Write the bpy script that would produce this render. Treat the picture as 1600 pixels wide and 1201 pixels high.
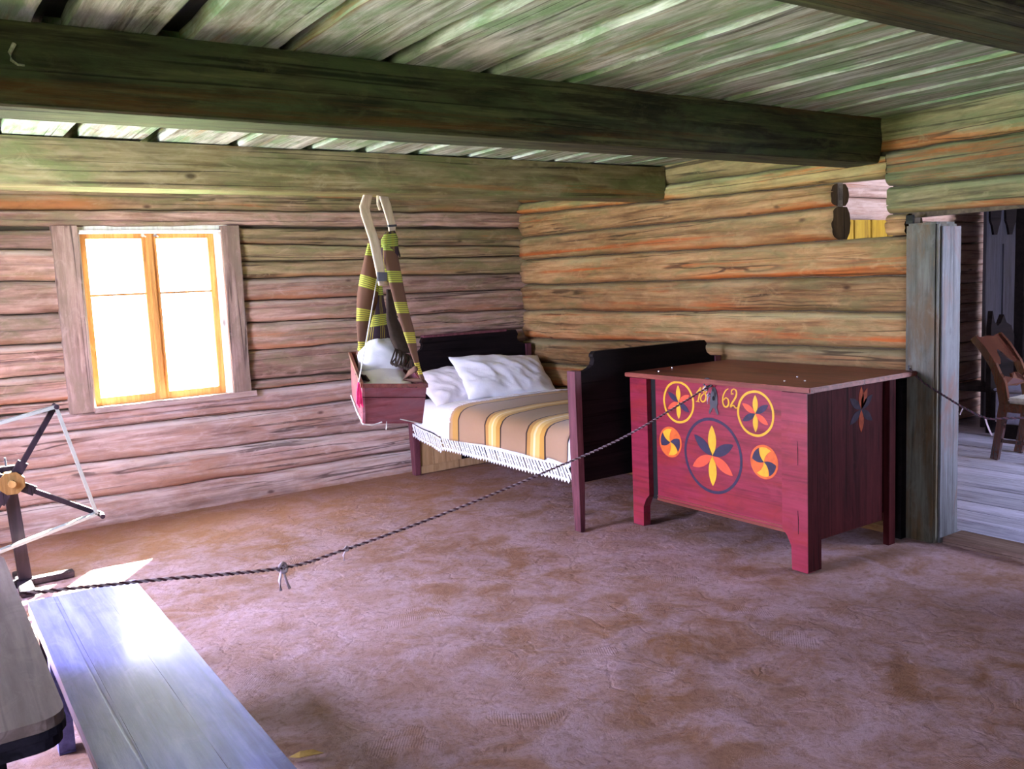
import bpy, bmesh, math, random
from mathutils import Vector, Matrix, noise
random.seed(7)
for o in list(bpy.data.objects): bpy.data.objects.remove(o)
SC = bpy.context.scene
COL = SC.collection

# ------------------------------------------------------------------ camera, sky, sun, exposure
cam = bpy.data.cameras.new('camera'); cam_o = bpy.data.objects.new('camera', cam); COL.objects.link(cam_o)
cam.sensor_width = 36; cam.lens = 1380/1600*36; cam.clip_start = .05; cam.clip_end = 200
YAW, PITCH, ROLL = .5973, .1150, -.0444
cy, sy, cp, sp = math.cos(YAW), math.sin(YAW), math.cos(PITCH), math.sin(PITCH)
F = Vector((sy*cp, cy*cp, -sp)); R0 = Vector((cy, -sy, 0)); U0 = R0.cross(F)
RR = R0*math.cos(ROLL) + U0*math.sin(ROLL); UU = -R0*math.sin(ROLL) + U0*math.cos(ROLL)
M = Matrix(((RR.x, UU.x, -F.x, -4.473), (RR.y, UU.y, -F.y, -6.359), (RR.z, UU.z, -F.z, 1.5), (0, 0, 0, 1)))
cam_o.matrix_world = M
SC.camera = cam_o
SC.view_settings.view_transform = 'Standard'; SC.view_settings.look = 'None'
SC.view_settings.gamma = 1; SC.view_settings.use_curve_mapping = False
SC.view_settings.exposure = 2.80
SC.cycles.use_denoising = True
SC.cycles.max_bounces = 12; SC.cycles.diffuse_bounces = 8; SC.cycles.transparent_max_bounces = 12
SC.cycles.sample_clamp_indirect = 8

w = bpy.data.worlds.new('sky'); SC.world = w; w.use_nodes = True
bg = w.node_tree.nodes['Background']; bg.inputs[0].default_value = (.80, .84, 1.0, 1); bg.inputs[1].default_value = 3.2

sun = bpy.data.lights.new('sun', 'SUN'); sun.energy = 95; sun.angle = math.radians(.8); sun.color = (1, .95, .86)
so = bpy.data.objects.new('sun', sun); COL.objects.link(so)
so.rotation_euler = Vector((-.68, -.97, -.80)).to_track_quat('-Z', 'Y').to_euler()

def skylight(name, loc, rot, sx, sy_, power, color):
    l = bpy.data.lights.new(name, 'AREA'); l.shape = 'RECTANGLE'; l.size = sx; l.size_y = sy_; l.energy = power; l.color = color
    o = bpy.data.objects.new(name, l); COL.objects.link(o); o.location = loc; o.rotation_euler = rot
    return o
# daylight entering through the windows of the left wall, the back window and the further room
BLUE = (.58, .60, 1.0); GREEN = (.86, 1.0, .60)
skylight('daylight_left_window', (-5.62, -2.35, 1.55), (0, math.radians(-75), 0), 1.2, 1.15, 66, BLUE)
skylight('daylight_near_window', (-5.62, -5.85, 1.55), (0, math.radians(-72), 0), 1.2, 1.0, 8, BLUE)
skylight('lawn_bounce_left_window', (-5.62, -2.35, .75), (0, math.radians(-118), 0), .9, 1.15, 7, GREEN)
skylight('daylight_further_window', (2.6, -6.75, 1.55), (math.radians(78), 0, 0), 1.8, 1.3, 34, (.60, .66, 1.0))

# ------------------------------------------------------------------ materials
def nt(name, rough=.8, spec=.3):
    m = bpy.data.materials.new(name); m.use_nodes = True
    n = m.node_tree; b = n.nodes['Principled BSDF']
    b.inputs['Roughness'].default_value = rough; b.inputs['Specular IOR Level'].default_value = spec
    return m, n, b
def N(n, t, **k):
    x = n.nodes.new(t)
    for a, v in k.items(): setattr(x, a, v)
    return x
def ramp(n, src, stops, interp='LINEAR'):
    r = N(n, 'ShaderNodeValToRGB'); r.color_ramp.interpolation = interp
    e = r.color_ramp.elements
    while len(e) > 1: e.remove(e[-1])
    e[0].position = stops[0][0]; e[0].color = col4(stops[0][1])
    for p, c in stops[1:]:
        x = e.new(p); x.color = col4(c)
    n.links.new(src, r.inputs[0]); return r.outputs[0]
def col4(c):
    if isinstance(c, (int, float)): return (c, c, c, 1)
    return (c[0], c[1], c[2], 1)
def mix(n, fac, a, b, mode='MIX'):
    x = N(n, 'ShaderNodeMix', data_type='RGBA', blend_type=mode)
    for s, v in ((0, fac), (6, a), (7, b)):
        if isinstance(v, (int, float)) and s == 0: x.inputs[0].default_value = v
        elif isinstance(v, (tuple, list, int, float)): x.inputs[s].default_value = col4(v)
        else: n.links.new(v, x.inputs[s])
    return x.outputs[2]
def math_(n, op, a, b=None):
    x = N(n, 'ShaderNodeMath', operation=op)
    for i, v in enumerate((a, b)):
        if v is None: continue
        if isinstance(v, (int, float)): x.inputs[i].default_value = v
        else: n.links.new(v, x.inputs[i])
    return x.outputs[0]
def coords(n, scale, rnd=True, kind='Object'):
    tc = N(n, 'ShaderNodeTexCoord'); src = tc.outputs[kind]
    if rnd:
        oi = N(n, 'ShaderNodeObjectInfo')
        va = N(n, 'ShaderNodeVectorMath', operation='ADD'); mu = N(n, 'ShaderNodeVectorMath', operation='SCALE')
        cx = N(n, 'ShaderNodeCombineXYZ')
        for i in range(3): n.links.new(oi.outputs['Random'], cx.inputs[i])
        n.links.new(cx.outputs[0], mu.inputs[0]); mu.inputs['Scale'].default_value = 37.
        n.links.new(src, va.inputs[0]); n.links.new(mu.outputs[0], va.inputs[1]); src = va.outputs[0]
    mp = N(n, 'ShaderNodeMapping'); mp.inputs['Scale'].default_value = scale
    n.links.new(src, mp.inputs[0]); return mp.outputs[0]
def noise_(n, vec, scale, detail=4, rough=.55, dist=0):
    x = N(n, 'ShaderNodeTexNoise'); x.inputs['Scale'].default_value = scale; x.inputs['Detail'].default_value = detail
    x.inputs['Roughness'].default_value = rough; x.inputs['Distortion'].default_value = dist
    n.links.new(vec, x.inputs['Vector']); return x.outputs['Fac']
def bump(n, b, h, strength=.4, dist=.01):
    x = N(n, 'ShaderNodeBump'); x.inputs['Strength'].default_value = strength; x.inputs['Distance'].default_value = dist
    n.links.new(h, x.inputs['Height'])
    n.links.new(x.outputs[0], b.inputs['Normal']); return x

def wood(name, dark, base, light, axis='X', stain=None, stain_amt=.5, stain2=None, stain2_amt=.3, rough=.8, spec=.25,
         crack=.8, bmp=.5, vary=.25, fine=1.0, lo=.3, hi=.72, coat=0, drip=None, dust=None):
    m, n, b = nt(name, rough, spec)
    st = {'X': (.06, 1, 1), 'Y': (1, .06, 1), 'Z': (1, 1, .06)}[axis]
    st2 = {'X': (.25, 1, 1), 'Y': (1, .25, 1), 'Z': (1, 1, .25)}[axis]
    v = coords(n, st); v2 = coords(n, st2)
    g = noise_(n, v, 34*fine, 7, .68, .15)
    c = ramp(n, g, [(lo, dark), (.5, base), (hi, light)])
    p = noise_(n, v2, 5.5, 5, .6, .6)
    c = mix(n, ramp(n, p, [(.40, .0), (.66, .85)]), c, mix(n, .6, c, light))
    p2 = noise_(n, coords(n, tuple(q*(.8 if q == 1 else 1) for q in st)), 12*fine, 6, .6, .2)
    c = mix(n, ramp(n, p2, [(.30, .85), (.47, 0.)]), c, mix(n, .25, dark, c))
    if stain:
        s = noise_(n, coords(n, (st2[0]*1.3, st2[1]*1.3, st2[2]*1.3)), 6.5, 6, .62, .8)
        c = mix(n, ramp(n, s, [(.62-.35*stain_amt, 0.), (.72-.2*stain_amt, .85)]), c, stain)
    if stain2:
        s = noise_(n, coords(n, tuple(q*(.55 if q < .1 else 1) for q in st)), 9, 8, .7, .3)
        c = mix(n, ramp(n, s, [(.70-.3*stain2_amt, 0.), (.76-.2*stain2_amt, .9)]), c, stain2)
    if drip:
        tc = N(n, 'ShaderNodeTexCoord'); sx = N(n, 'ShaderNodeSeparateXYZ'); n.links.new(tc.outputs['UV'], sx.inputs[0])
        e1 = noise_(n, coords(n, st), 14, 6, .7, .3); e2 = noise_(n, v2, 1.6, 3)
        lv = math_(n, 'ADD', sx.outputs[1], math_(n, 'MULTIPLY', math_(n, 'SUBTRACT', e1, .5), 1.1))
        c = mix(n, math_(n, 'MULTIPLY', ramp(n, lv, [(.10, .9), (.30, 0.)]), ramp(n, e2, [(.47, 0.), (.62, .9)])), c, drip)
        c = mix(n, ramp(n, lv, [(.78, 0.), (1.0, .75)]), c, dust)
    # dark checks running with the grain
    st3 = {'X': (.018, 1, 1), 'Y': (1, .018, 1), 'Z': (1, 1, .018)}[axis]
    k = noise_(n, coords(n, st3), 11*fine, 2, .5, .0)
    ck = ramp(n, math_(n, 'ABSOLUTE', math_(n, 'SUBTRACT', k, .5)), [(.0, 1.), (.009, .8), (.018, 0.)])
    ck = math_(n, 'MULTIPLY', ck, ramp(n, noise_(n, v2, 4, 2), [(.44, 0.), (.56, 1.)]))
    ck = math_(n, 'MULTIPLY', ck, crack)
    c = mix(n, ck, c, (dark[0]*.3, dark[1]*.3, dark[2]*.3))
    blo = noise_(n, coords(n, tuple(q if q == 1 else .45 for q in st)), 13, 6, .7, .8)
    c = mix(n, ramp(n, blo, [(.36, .5), (.48, 0.)]), c, mix(n, .5, c, dark))
    c = mix(n, ramp(n, blo, [(.55, 0.), (.68, .4)]), c, light)
    # knots
    vo = N(n, 'ShaderNodeTexVoronoi'); vo.inputs['Scale'].default_value = 2.6
    n.links.new(coords(n, {'X': (.8, 1.6, 1.6), 'Y': (1.6, .8, 1.6), 'Z': (1.6, 1.6, .8)}[axis]), vo.inputs['Vector'])
    kn = ramp(n, vo.outputs['Distance'], [(.03, .85), (.075, 0.)])
    c = mix(n, kn, c, (dark[0]*.6, dark[1]*.5, dark[2]*.5))
    oi = N(n, 'ShaderNodeObjectInfo')
    val = math_(n, 'ADD', math_(n, 'MULTIPLY', oi.outputs['Random'], vary*2), 1-vary)
    if coat:
        b.inputs['Coat Weight'].default_value = coat; b.inputs['Coat Roughness'].default_value = .10; b.inputs['Coat IOR'].default_value = 1.6
    h = N(n, 'ShaderNodeHueSaturation'); n.links.new(val, h.inputs['Value']); n.links.new(c, h.inputs['Color'])
    n.links.new(h.outputs[0], b.inputs['Base Color'])
    hh = math_(n, 'SUBTRACT', math_(n, 'ADD', math_(n, 'MULTIPLY', g, .6), math_(n, 'MULTIPLY', p, .6)), math_(n, 'MULTIPLY', ck, .5))
    bump(n, b, hh, bmp, .012)
    return m

W = {}
W['log_back'] = wood('hewn_pink_logs', (.11, .055, .04), (.32, .18, .135), (.56, .38, .32), stain=(.22, .17, .10), stain_amt=.45, stain2=(.44, .16, .07), stain2_amt=.3, drip=(.42, .17, .08), dust=(.46, .37, .31))
W['log_pale'] = wood('bounce_lit_lower_logs', (.18, .10, .08), (.42, .27, .24), (.66, .52, .50), stain=(.40, .22, .16), stain_amt=.45, stain2=(.45, .20, .12), stain2_amt=.25, drip=(.40, .20, .13), dust=(.60, .52, .48), vary=.12)  # sunlight bounced onto the lower back wall, put into the log colour
W['log_right'] = wood('hewn_tan_logs', (.08, .036, .012), (.26, .135, .052), (.42, .26, .12), stain=(.17, .13, .05), stain_amt=.42, stain2=(.36, .08, .012), stain2_amt=.45, drip=(.38, .085, .012), dust=(.28, .24, .12))
W['log_top'] = wood('hewn_greenish_logs', (.08, .055, .02), (.25, .17, .065), (.40, .31, .13), stain=(.17, .165, .06), stain_amt=.5, stain2=(.40, .11, .02), stain2_amt=.45, drip=(.44, .12, .02), dust=(.30, .32, .15))
W['log_door'] = wood('grey_green_lintel_logs', (.05, .042, .02), (.17, .14, .065), (.29, .255, .13), stain=(.11, .13, .055), stain_amt=.55, stain2=(.32, .09, .015), stain2_amt=.35, drip=(.36, .09, .015), dust=(.20, .22, .11))
W['end_grain'] = wood('shaded_dark_end_grain', (.01, .006, .003), (.025, .014, .006), (.05, .03, .012), axis='Z', rough=.95, spec=.05)  # dark end grain, with the shade on the cut log ends painted in
W['log_far'] = wood('hewn_rose_logs', (.28, .13, .09), (.52, .34, .26), (.68, .52, .44), stain2=(.45, .18, .08))
W['moss'] = wood('moss_chinking', (.03, .02, .012), (.07, .05, .03), (.13, .10, .06), crack=.2)
W['beam'] = wood('dark_green_beam', (.005, .0045, .003), (.026, .022, .010), (.11, .105, .048), stain=(.055, .07, .03), stain_amt=.5, stain2=(.10, .035, .008), stain2_amt=.4, vary=.1, rough=.7, lo=.36, hi=.66)  # dark tone, also painting shade into the camera end of the room
W['beam_pale'] = wood('olive_brown_beam', (.05, .035, .012), (.17, .125, .05), (.33, .27, .15), stain=(.13, .14, .05), stain_amt=.45, stain2=(.26, .11, .03), stain2_amt=.4, vary=.05, rough=.7)
W['plank'] = wood('lawn_tinted_plank', (.10, .085, .045), (.34, .35, .25), (.62, .62, .53), axis='Y', stain=(.19, .31, .14), stain_amt=.5, stain2=(.28, .17, .06), stain2_amt=.45, vary=.14, crack=.6, lo=.36, hi=.64)  # green light from the lawn put into the plank colour
W['plank_dark'] = wood('dark_upper_boards', (.01, .01, .008), (.02, .02, .015), (.04, .04, .03), axis='Y')  # even near-black tone for backing boards
W['casing'] = wood('weathered_casing', (.13, .08, .065), (.30, .19, .16), (.47, .34, .30), axis='Z', stain=(.22, .16, .12))
W['sill_wood'] = wood('weathered_sill', (.20, .12, .10), (.42, .28, .25), (.60, .46, .42), axis='X')
W['sash'] = wood('orange_sash', (.30, .12, .03), (.55, .25, .07), (.70, .36, .12), axis='Z', crack=.2, rough=.6)
W['white_trim'] = wood('whitewashed_trim', (.6, .56, .5), (.75, .72, .68), (.85, .82, .8), axis='Z', crack=.2)
W['post'] = wood('grey_door_post', (.028, .027, .02), (.095, .09, .065), (.20, .20, .165), axis='Z', stain=(.13, .075, .03), stain_amt=.5, rough=.6, spec=.25)
W['threshold'] = wood('worn_brown_threshold', (.04, .022, .015), (.10, .06, .045), (.18, .125, .11), axis='Y', rough=.8, spec=.1)
W['jamb'] = wood('blue_grey_jamb', (.03, .03, .032), (.075, .075, .085), (.16, .165, .19), axis='Z', stain=(.14, .05, .03), stain_amt=.4, rough=.5, spec=.35)
W['floor_board'] = wood('grey_floorboard', (.14, .13, .18), (.32, .32, .44), (.50, .50, .64), axis='Y', rough=.5, spec=.4)
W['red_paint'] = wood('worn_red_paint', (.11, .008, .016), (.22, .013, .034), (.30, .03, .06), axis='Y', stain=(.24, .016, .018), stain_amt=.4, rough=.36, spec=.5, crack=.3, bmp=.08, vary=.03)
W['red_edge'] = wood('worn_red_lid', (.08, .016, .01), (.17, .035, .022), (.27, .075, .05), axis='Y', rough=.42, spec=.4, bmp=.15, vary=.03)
W['red_dark'] = wood('shaded_red_paint', (.012, .002, .002), (.030, .004, .005), (.055, .009, .010), axis='Z', rough=.6, spec=.04, bmp=.1, vary=.03)  # red darkened to paint in the shade on the chest's end
W['bed_dark'] = wood('black_brown_paint', (.003, .003, .003), (.007, .005, .006), (.014, .009, .009), axis='X', rough=.6, spec=.08, bmp=.1, vary=.03)
W['bed_red'] = wood('dark_red_stain', (.04, .01, .016), (.10, .026, .036), (.19, .065, .085), axis='Z', rough=.5, spec=.35, bmp=.15, vary=.03)
W['bed_light'] = wood('bare_bed_board', (.28, .15, .06), (.45, .27, .13), (.55, .37, .2), axis='Z', bmp=.2)
W['cradle'] = wood('faded_cradle_red', (.12, .02, .025), (.22, .045, .055), (.34, .12, .13), axis='X', stain=(.22, .09, .11), stain_amt=.4, rough=.6, bmp=.1, vary=.03)
W['strap'] = wood('pale_bent_wood', (.50, .36, .22), (.74, .58, .40), (.82, .70, .54), axis='Z', crack=.1, bmp=.1, vary=.03)
W['bench'] = wood('glossy_grey_bench_paint', (.05, .055, .19), (.12, .13, .42), (.25, .27, .60), axis='Y', rough=.4, spec=.4, bmp=.12, crack=.7, vary=.04, fine=.8, coat=.32)  # blue of the window's sky light put into the bench paint
W['table'] = wood('brown_table_top', (.06, .04, .035), (.12, .085, .075), (.18, .14, .13), axis='Y', rough=.6, spec=.15, bmp=.1, crack=.3, vary=.03)
W['table_dark'] = wood('black_table_edge', (.003, .003, .005), (.007, .006, .010), (.014, .012, .018), axis='Y', rough=.6, spec=.08, bmp=.15)
W['reel'] = wood('dark_reel_wood', (.004, .003, .005), (.010, .006, .010), (.022, .014, .020), axis='Z', rough=.5, spec=.12, bmp=.2)
W['hub'] = wood('ochre_hub_wood', (.05, .025, .008), (.13, .07, .02), (.2, .12, .045), axis='Z', rough=.5, spec=.15)
W['log_upper'] = wood('hewn_olive_brown_logs', (.09, .055, .03), (.27, .175, .095), (.44, .32, .20), stain=(.19, .165, .075), stain_amt=.5, stain2=(.40, .14, .04), stain2_amt=.35, drip=(.40, .14, .04), dust=(.36, .31, .18))
W['yellow'] = wood('yellow_boards', (.25, .12, .005), (.42, .24, .012), (.52, .33, .03), axis='Z', rough=.5, crack=.5, bmp=.2)
W['cupboard'] = wood('dark_grey_cupboard', (.01, .009, .013), (.025, .023, .032), (.045, .042, .056), axis='Z', rough=.5)
W['chair'] = wood('polished_brown_chair', (.02, .006, .004), (.05, .014, .009), (.09, .03, .018), axis='Z', rough=.18, spec=1., crack=.1, bmp=.05, vary=.03)
W['green_ground'] = None

def plain(name, c, rough=.7, spec=.3, metal=0, var=.25, sc=30, bm=.2):
    m, n, b = nt(name, rough, spec); b.inputs['Metallic'].default_value = metal
    f = noise_(n, coords(n, (1, 1, 1)), sc, 5)
    cc = ramp(n, f, [(.3, tuple(x*(1-var) for x in c)), (.7, tuple(min(1, x*(1+var)) for x in c))])
    n.links.new(cc, b.inputs['Base Color']); bump(n, b, f, bm, .004); return m
def cloth(name, c, rough=.95):
    m, n, b = nt(name, rough, .1)
    v = coords(n, (1, 1, 1)); f = noise_(n, v, 9, 3); g = noise_(n, v, 260, 2)
    cc = ramp(n, f, [(.3, tuple(x*.93 for x in c)), (.7, c)])
    n.links.new(cc, b.inputs['Base Color'])
    bump(n, b, math_(n, 'ADD', math_(n, 'MULTIPLY', f, 1.), math_(n, 'MULTIPLY', g, .12)), .5, .012)
    b.inputs['Sheen Weight'].default_value = .15
    return m
W['linen'] = cloth('white_linen', (.74, .75, .80))
W['linen2'] = cloth('offwhite_linen', (.74, .70, .74))
W['fringe'] = plain('dark_wool_fringe', (.035, .022, .015), .95)
W['iron'] = plain('dark_iron', (.07, .07, .08), .5, .4, .5)
W['iron_black'] = plain('black_keyhole', (.005, .005, .005), .8)
W['nail'] = plain('bright_nail', (.7, .7, .7), .3, .5, .9)
W['cord'] = plain('pale_cord', (.62, .58, .54), .9)
W['tape'] = plain('grey_green_tape', (.17, .18, .16), .8, .2, 0, .12)
W['rope_a'] = plain('rope_pale_strand', (.46, .36, .41), .9)
W['rope_b'] = plain('rope_maroon_strand', (.10, .04, .055), .9)
W['rope_dark'] = plain('rope_black_strand', (.03, .025, .03), .9)
W['pink'] = plain('pink_tassel_yarn', (.75, .03, .14), .9)
W['pt_yellow'] = plain('yellow_ochre_paint', (.62, .34, .015), .5, .4, 0, .12)
W['pt_orange'] = plain('orange_red_paint', (.60, .075, .03), .5, .4, 0, .15)
W['pt_blue'] = plain('blue_black_paint', (.022, .017, .045), .5, .4, 0, .3)
W['pt_shaded_orange'] = plain('worn_shaded_orange_paint', (.20, .035, .012), .7, .1, 0, .4)  # worn petal paints with the shade of the chest's end put in
W['pt_shaded_blue'] = plain('worn_shaded_blue_paint', (.02, .012, .022), .7, .1, 0, .4)
W['pt_disc'] = plain('orange_disc_paint', (.58, .10, .015), .5, .4, 0, .2)
W['seat'] = plain('pale_seat_cover', (.55, .54, .52), .6)
W['grey_box'] = plain('blue_lit_grey_paint', (.20, .20, .30), .45, .4)  # grey box, the window's bluish light put into its colour
W['paper'] = plain('white_paper', (.80, .80, .82), .7)
W['leaf'] = plain('dry_leaf', (.45, .28, .08), .7)

def glass():
    m = bpy.data.materials.new('window_glass'); m.use_nodes = True; n = m.node_tree; n.nodes.clear()
    o = N(n, 'ShaderNodeOutputMaterial'); t = N(n, 'ShaderNodeBsdfTransparent'); g = N(n, 'ShaderNodeBsdfGlossy')
    t.inputs[0].default_value = (.96, .98, .97, 1); g.inputs['Roughness'].default_value = .02
    fr = N(n, 'ShaderNodeFresnel'); fr.inputs[0].default_value = 1.3
    x = N(n, 'ShaderNodeMixShader'); n.links.new(fr.outputs[0], x.inputs[0]); n.links.new(t.outputs[0], x.inputs[1]); n.links.new(g.outputs[0], x.inputs[2])
    n.links.new(x.outputs[0], o.inputs[0]); return m
W['glass'] = glass()

def earth():
    m, n, b = nt('trodden_earth', .78, .25)
    tc = N(n, 'ShaderNodeTexCoord'); P = tc.outputs['Object']
    mp = N(n, 'ShaderNodeMapping'); n.links.new(P, mp.inputs[0]); v = mp.outputs[0]
    big = noise_(n, v, .9, 5, .6, .5); mid = noise_(n, v, 4.2, 7, .68, .5); fin = noise_(n, v, 26, 8, .72, .4); grit = noise_(n, v, 110, 3, .6)
    wn = N(n, 'ShaderNodeTexNoise'); wn.inputs['Scale'].default_value = 5.5; wn.inputs['Detail'].default_value = 5; n.links.new(v, wn.inputs['Vector'])
    w2 = N(n, 'ShaderNodeVectorMath', operation='SCALE'); n.links.new(wn.outputs['Color'], w2.inputs[0]); w2.inputs['Scale'].default_value = .30
    w3 = N(n, 'ShaderNodeVectorMath', operation='ADD'); n.links.new(v, w3.inputs[0]); n.links.new(w2.outputs[0], w3.inputs[1])
    vo = N(n, 'ShaderNodeTexVoronoi'); vo.inputs['Scale'].default_value = 6.5; n.links.new(w3.outputs[0], vo.inputs['Vector'])
    vc = N(n, 'ShaderNodeSeparateColor'); n.links.new(vo.outputs['Color'], vc.inputs[0])
    ve = N(n, 'ShaderNodeTexVoronoi', feature='DISTANCE_TO_EDGE'); ve.inputs['Scale'].default_value = 6.5; n.links.new(w3.outputs[0], ve.inputs['Vector'])
    flake = math_(n, 'MULTIPLY', ramp(n, vc.outputs[0], [(.38, 0.), (.60, 1.)]), ramp(n, ve.outputs['Distance'], [(.0, 0.), (.12, 1.)]))
    c = ramp(n, big, [(.34, (.21, .095, .038)), (.5, (.235, .12, .08)), (.64, (.29, .17, .155))])
    c = mix(n, ramp(n, mid, [(.40, 0.), (.60, .8)]), c, (.38, .255, .285))
    c = mix(n, ramp(n, fin, [(.36, .55), (.50, 0.)]), c, (.15, .07, .045))
    sx = N(n, 'ShaderNodeSeparateXYZ'); n.links.new(P, sx.inputs[0])
    walk = math_(n, 'ADD', math_(n, 'MULTIPLY', sx.outputs[1], -.42), math_(n, 'MULTIPLY', mid, .9))
    wm = ramp(n, walk, [(1.0, 0.), (1.9, 1.)])
    # pale trodden crust flakes where visitors walk
    fm = math_(n, 'MULTIPLY', math_(n, 'MULTIPLY', flake, ramp(n, fin, [(.40, .25), (.54, 1.)])), wm)
    c = mix(n, fm, c, (.54, .455, .50))
    c = mix(n, math_(n, 'MULTIPLY', ramp(n, mid, [(.34, .8), (.44, 0.)]), wm), c, (.27, .13, .05))
    c = mix(n, ramp(n, walk, [(.5, .65), (1.5, 0.)]), c, (.33, .155, .075))
    c = mix(n, ramp(n, grit, [(.30, .5), (.42, 0.)]), c, (.12, .06, .05))
    spk = noise_(n, v, 11, 9, .8, 1.2)
    c = mix(n, math_(n, 'MULTIPLY', ramp(n, spk, [(.53, 0.), (.60, .6)]), wm), c, (.52, .42, .48))
    c = mix(n, math_(n, 'MULTIPLY', ramp(n, spk, [(.39, .75), (.45, 0.)]), wm), c, (.20, .09, .05))
    n.links.new(c, b.inputs['Base Color'])
    wv = N(n, 'ShaderNodeTexWave'); wv.inputs['Scale'].default_value = 34; wv.inputs['Distortion'].default_value = 3.5; wv.inputs['Detail'].default_value = 2
    rot = N(n, 'ShaderNodeVectorRotate'); n.links.new(v, rot.inputs['Vector']); rot.inputs['Axis'].default_value = (0, 0, 1); n.links.new(math_(n, 'MULTIPLY', vc.outputs[1], 6.), rot.inputs['Angle'])
    n.links.new(rot.outputs[0], wv.inputs['Vector'])
    tread = math_(n, 'MULTIPLY', wv.outputs['Fac'], ramp(n, vc.outputs[2], [(.84, 0.), (.88, .15)]))
    h = math_(n, 'ADD', math_(n, 'ADD', math_(n, 'ADD', math_(n, 'MULTIPLY', spk, 1.2), math_(n, 'MULTIPLY', mid, 1.2)), math_(n, 'MULTIPLY', fin, .7)), math_(n, 'ADD', tread, math_(n, 'MULTIPLY', flake, .45)))
    h = math_(n, 'MULTIPLY', h, math_(n, 'ADD', math_(n, 'MULTIPLY', wm, .75), .2))
    bump(n, b, h, .9, .034)
    return m
W['earth'] = earth()
def grass():
    m, n, b = nt('lawn', .9, .1)
    f = noise_(n, coords(n, (1, 1, 1), False), 3, 6)
    n.links.new(ramp(n, f, [(.3, (.10, .15, .05)), (.7, (.20, .27, .11))]), b.inputs['Base Color']); return m
W['lawn'] = grass()

def blanket_mat():
    m, n, b = nt('striped_wool_blanket', .95, .1)
    tc = N(n, 'ShaderNodeTexCoord'); sx = N(n, 'ShaderNodeSeparateXYZ'); n.links.new(tc.outputs['UV'], sx.inputs[0])
    tan = (.34, .21, .13); dk = (.025, .01, .012); og = (.50, .26, .05); yl = (.68, .44, .14); cr = (.80, .62, .36)
    S = []
    def band(a, c): S.append((a, c))
    # u runs from the pillow edge (0) to the foot (1)
    for a, c in ((0, (.45, .27, .14)), (.03, (.46, .25, .06)), (.085, dk), (.095, tan), (.335, dk), (.345, (.45, .23, .06)), (.375, yl), (.40, cr), (.412, yl), (.44, og), (.475, dk), (.485, tan),
                 (.69, dk), (.70, (.45, .23, .06)), (.73, yl), (.752, cr), (.768, yl), (.80, og), (.83, dk), (.84, tan), (1, tan)):
        band(a, c)
    c = ramp(n, sx.outputs[0], S, 'CONSTANT')
    # soften the orange bands
    g = noise_(n, coords(n, (1, 1, 1), False), 300, 2)
    c = mix(n, math_(n, 'MULTIPLY', g, .35), c, mix(n, .5, c, (.2, .12, .08)))
    n.links.new(c, b.inputs['Base Color'])
    f = noise_(n, coords(n, (1, 1, 1), False), 7, 3)
    bump(n, b, math_(n, 'ADD', f, math_(n, 'MULTIPLY', g, .15)), .4, .012)
    b.inputs['Sheen Weight'].default_value = .2
    return m
W['blanket'] = blanket_mat()

def shawl_mat(name, base, warp=False):
    m, n, b = nt(name, .95, .1)
    tc = N(n, 'ShaderNodeTexCoord'); sx = N(n, 'ShaderNodeSeparateXYZ'); n.links.new(tc.outputs['UV'], sx.inputs[0])
    v = sx.outputs[1]                              # v in metres along the cloth, bands repeat every .155 m
    fr = math_(n, 'FRACT', math_(n, 'MULTIPLY', v, 1/.2))
    inband = math_(n, 'MULTIPLY', math_(n, 'GREATER_THAN', fr, .08), math_(n, 'LESS_THAN', fr, .46))
    line = math_(n, 'GREATER_THAN', math_(n, 'FRACT', math_(n, 'MULTIPLY', v, 1/.0125)), .42)
    yl = mix(n, ramp(n, math_(n, 'FRACT', math_(n, 'MULTIPLY', v, .8)), [(0, 0.), (.6, 1.)]), (.40, .52, .10), (.68, .55, .08))
    bandc = mix(n, line, mix(n, .5, base, (.25, .30, .06)), yl)
    c = mix(n, inband, base, bandc)
    if warp:
        u = sx.outputs[0]
        l2 = math_(n, 'GREATER_THAN', math_(n, 'FRACT', math_(n, 'MULTIPLY', u, 13)), .72)
        z = math_(n, 'MULTIPLY', l2, math_(n, 'LESS_THAN', math_(n, 'FRACT', math_(n, 'MULTIPLY', u, 2.0)), .5))
        c = mix(n, math_(n, 'MULTIPLY', z, .8), c, (.50, .40, .05))
    n.links.new(c, b.inputs['Base Color'])
    return m
W['shawl'] = shawl_mat('brown_yellow_striped_shawl', (.17, .09, .06))
W['shawl_in'] = shawl_mat('dark_plaid_shawl_side', (.055, .035, .045), True)

# ------------------------------------------------------------------ mesh helpers
def link(name, verts, faces, mat, parent=None, smooth=False, uvs=None):
    me = bpy.data.meshes.new(name); me.from_pydata([tuple(v) for v in verts], [], faces); me.update()
    if uvs:
        ul = me.uv_layers.new(name='UVMap')
        for p in me.polygons:
            for li in p.loop_indices: ul.data[li].uv = uvs[me.loops[li].vertex_index]
    bm = bmesh.new(); bm.from_mesh(me); bmesh.ops.recalc_face_normals(bm, faces=bm.faces)
    bm.to_mesh(me); bm.free()
    if smooth:
        for p in me.polygons: p.use_smooth = True
    mats = mat if isinstance(mat, list) else [mat]
    for x in mats: me.materials.append(W[x])
    o = bpy.data.objects.new(name, me); COL.objects.link(o)
    if parent: o.parent = parent
    return o
def thing(name, label, cat, loc=(0, 0, 0), rz=0, group=None):
    o = bpy.data.objects.new(name, None); o.empty_display_size = .1; COL.objects.link(o)
    o.location = loc; o.rotation_euler = (0, 0, rz); o['label'] = label; o['category'] = cat
    if group: o['group'] = group
    return o
def tag(o, label, cat, group=None):
    o['label'] = label; o['category'] = cat
    if group: o['group'] = group
    return o
def struct(o): o['kind'] = 'structure'; return o

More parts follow.
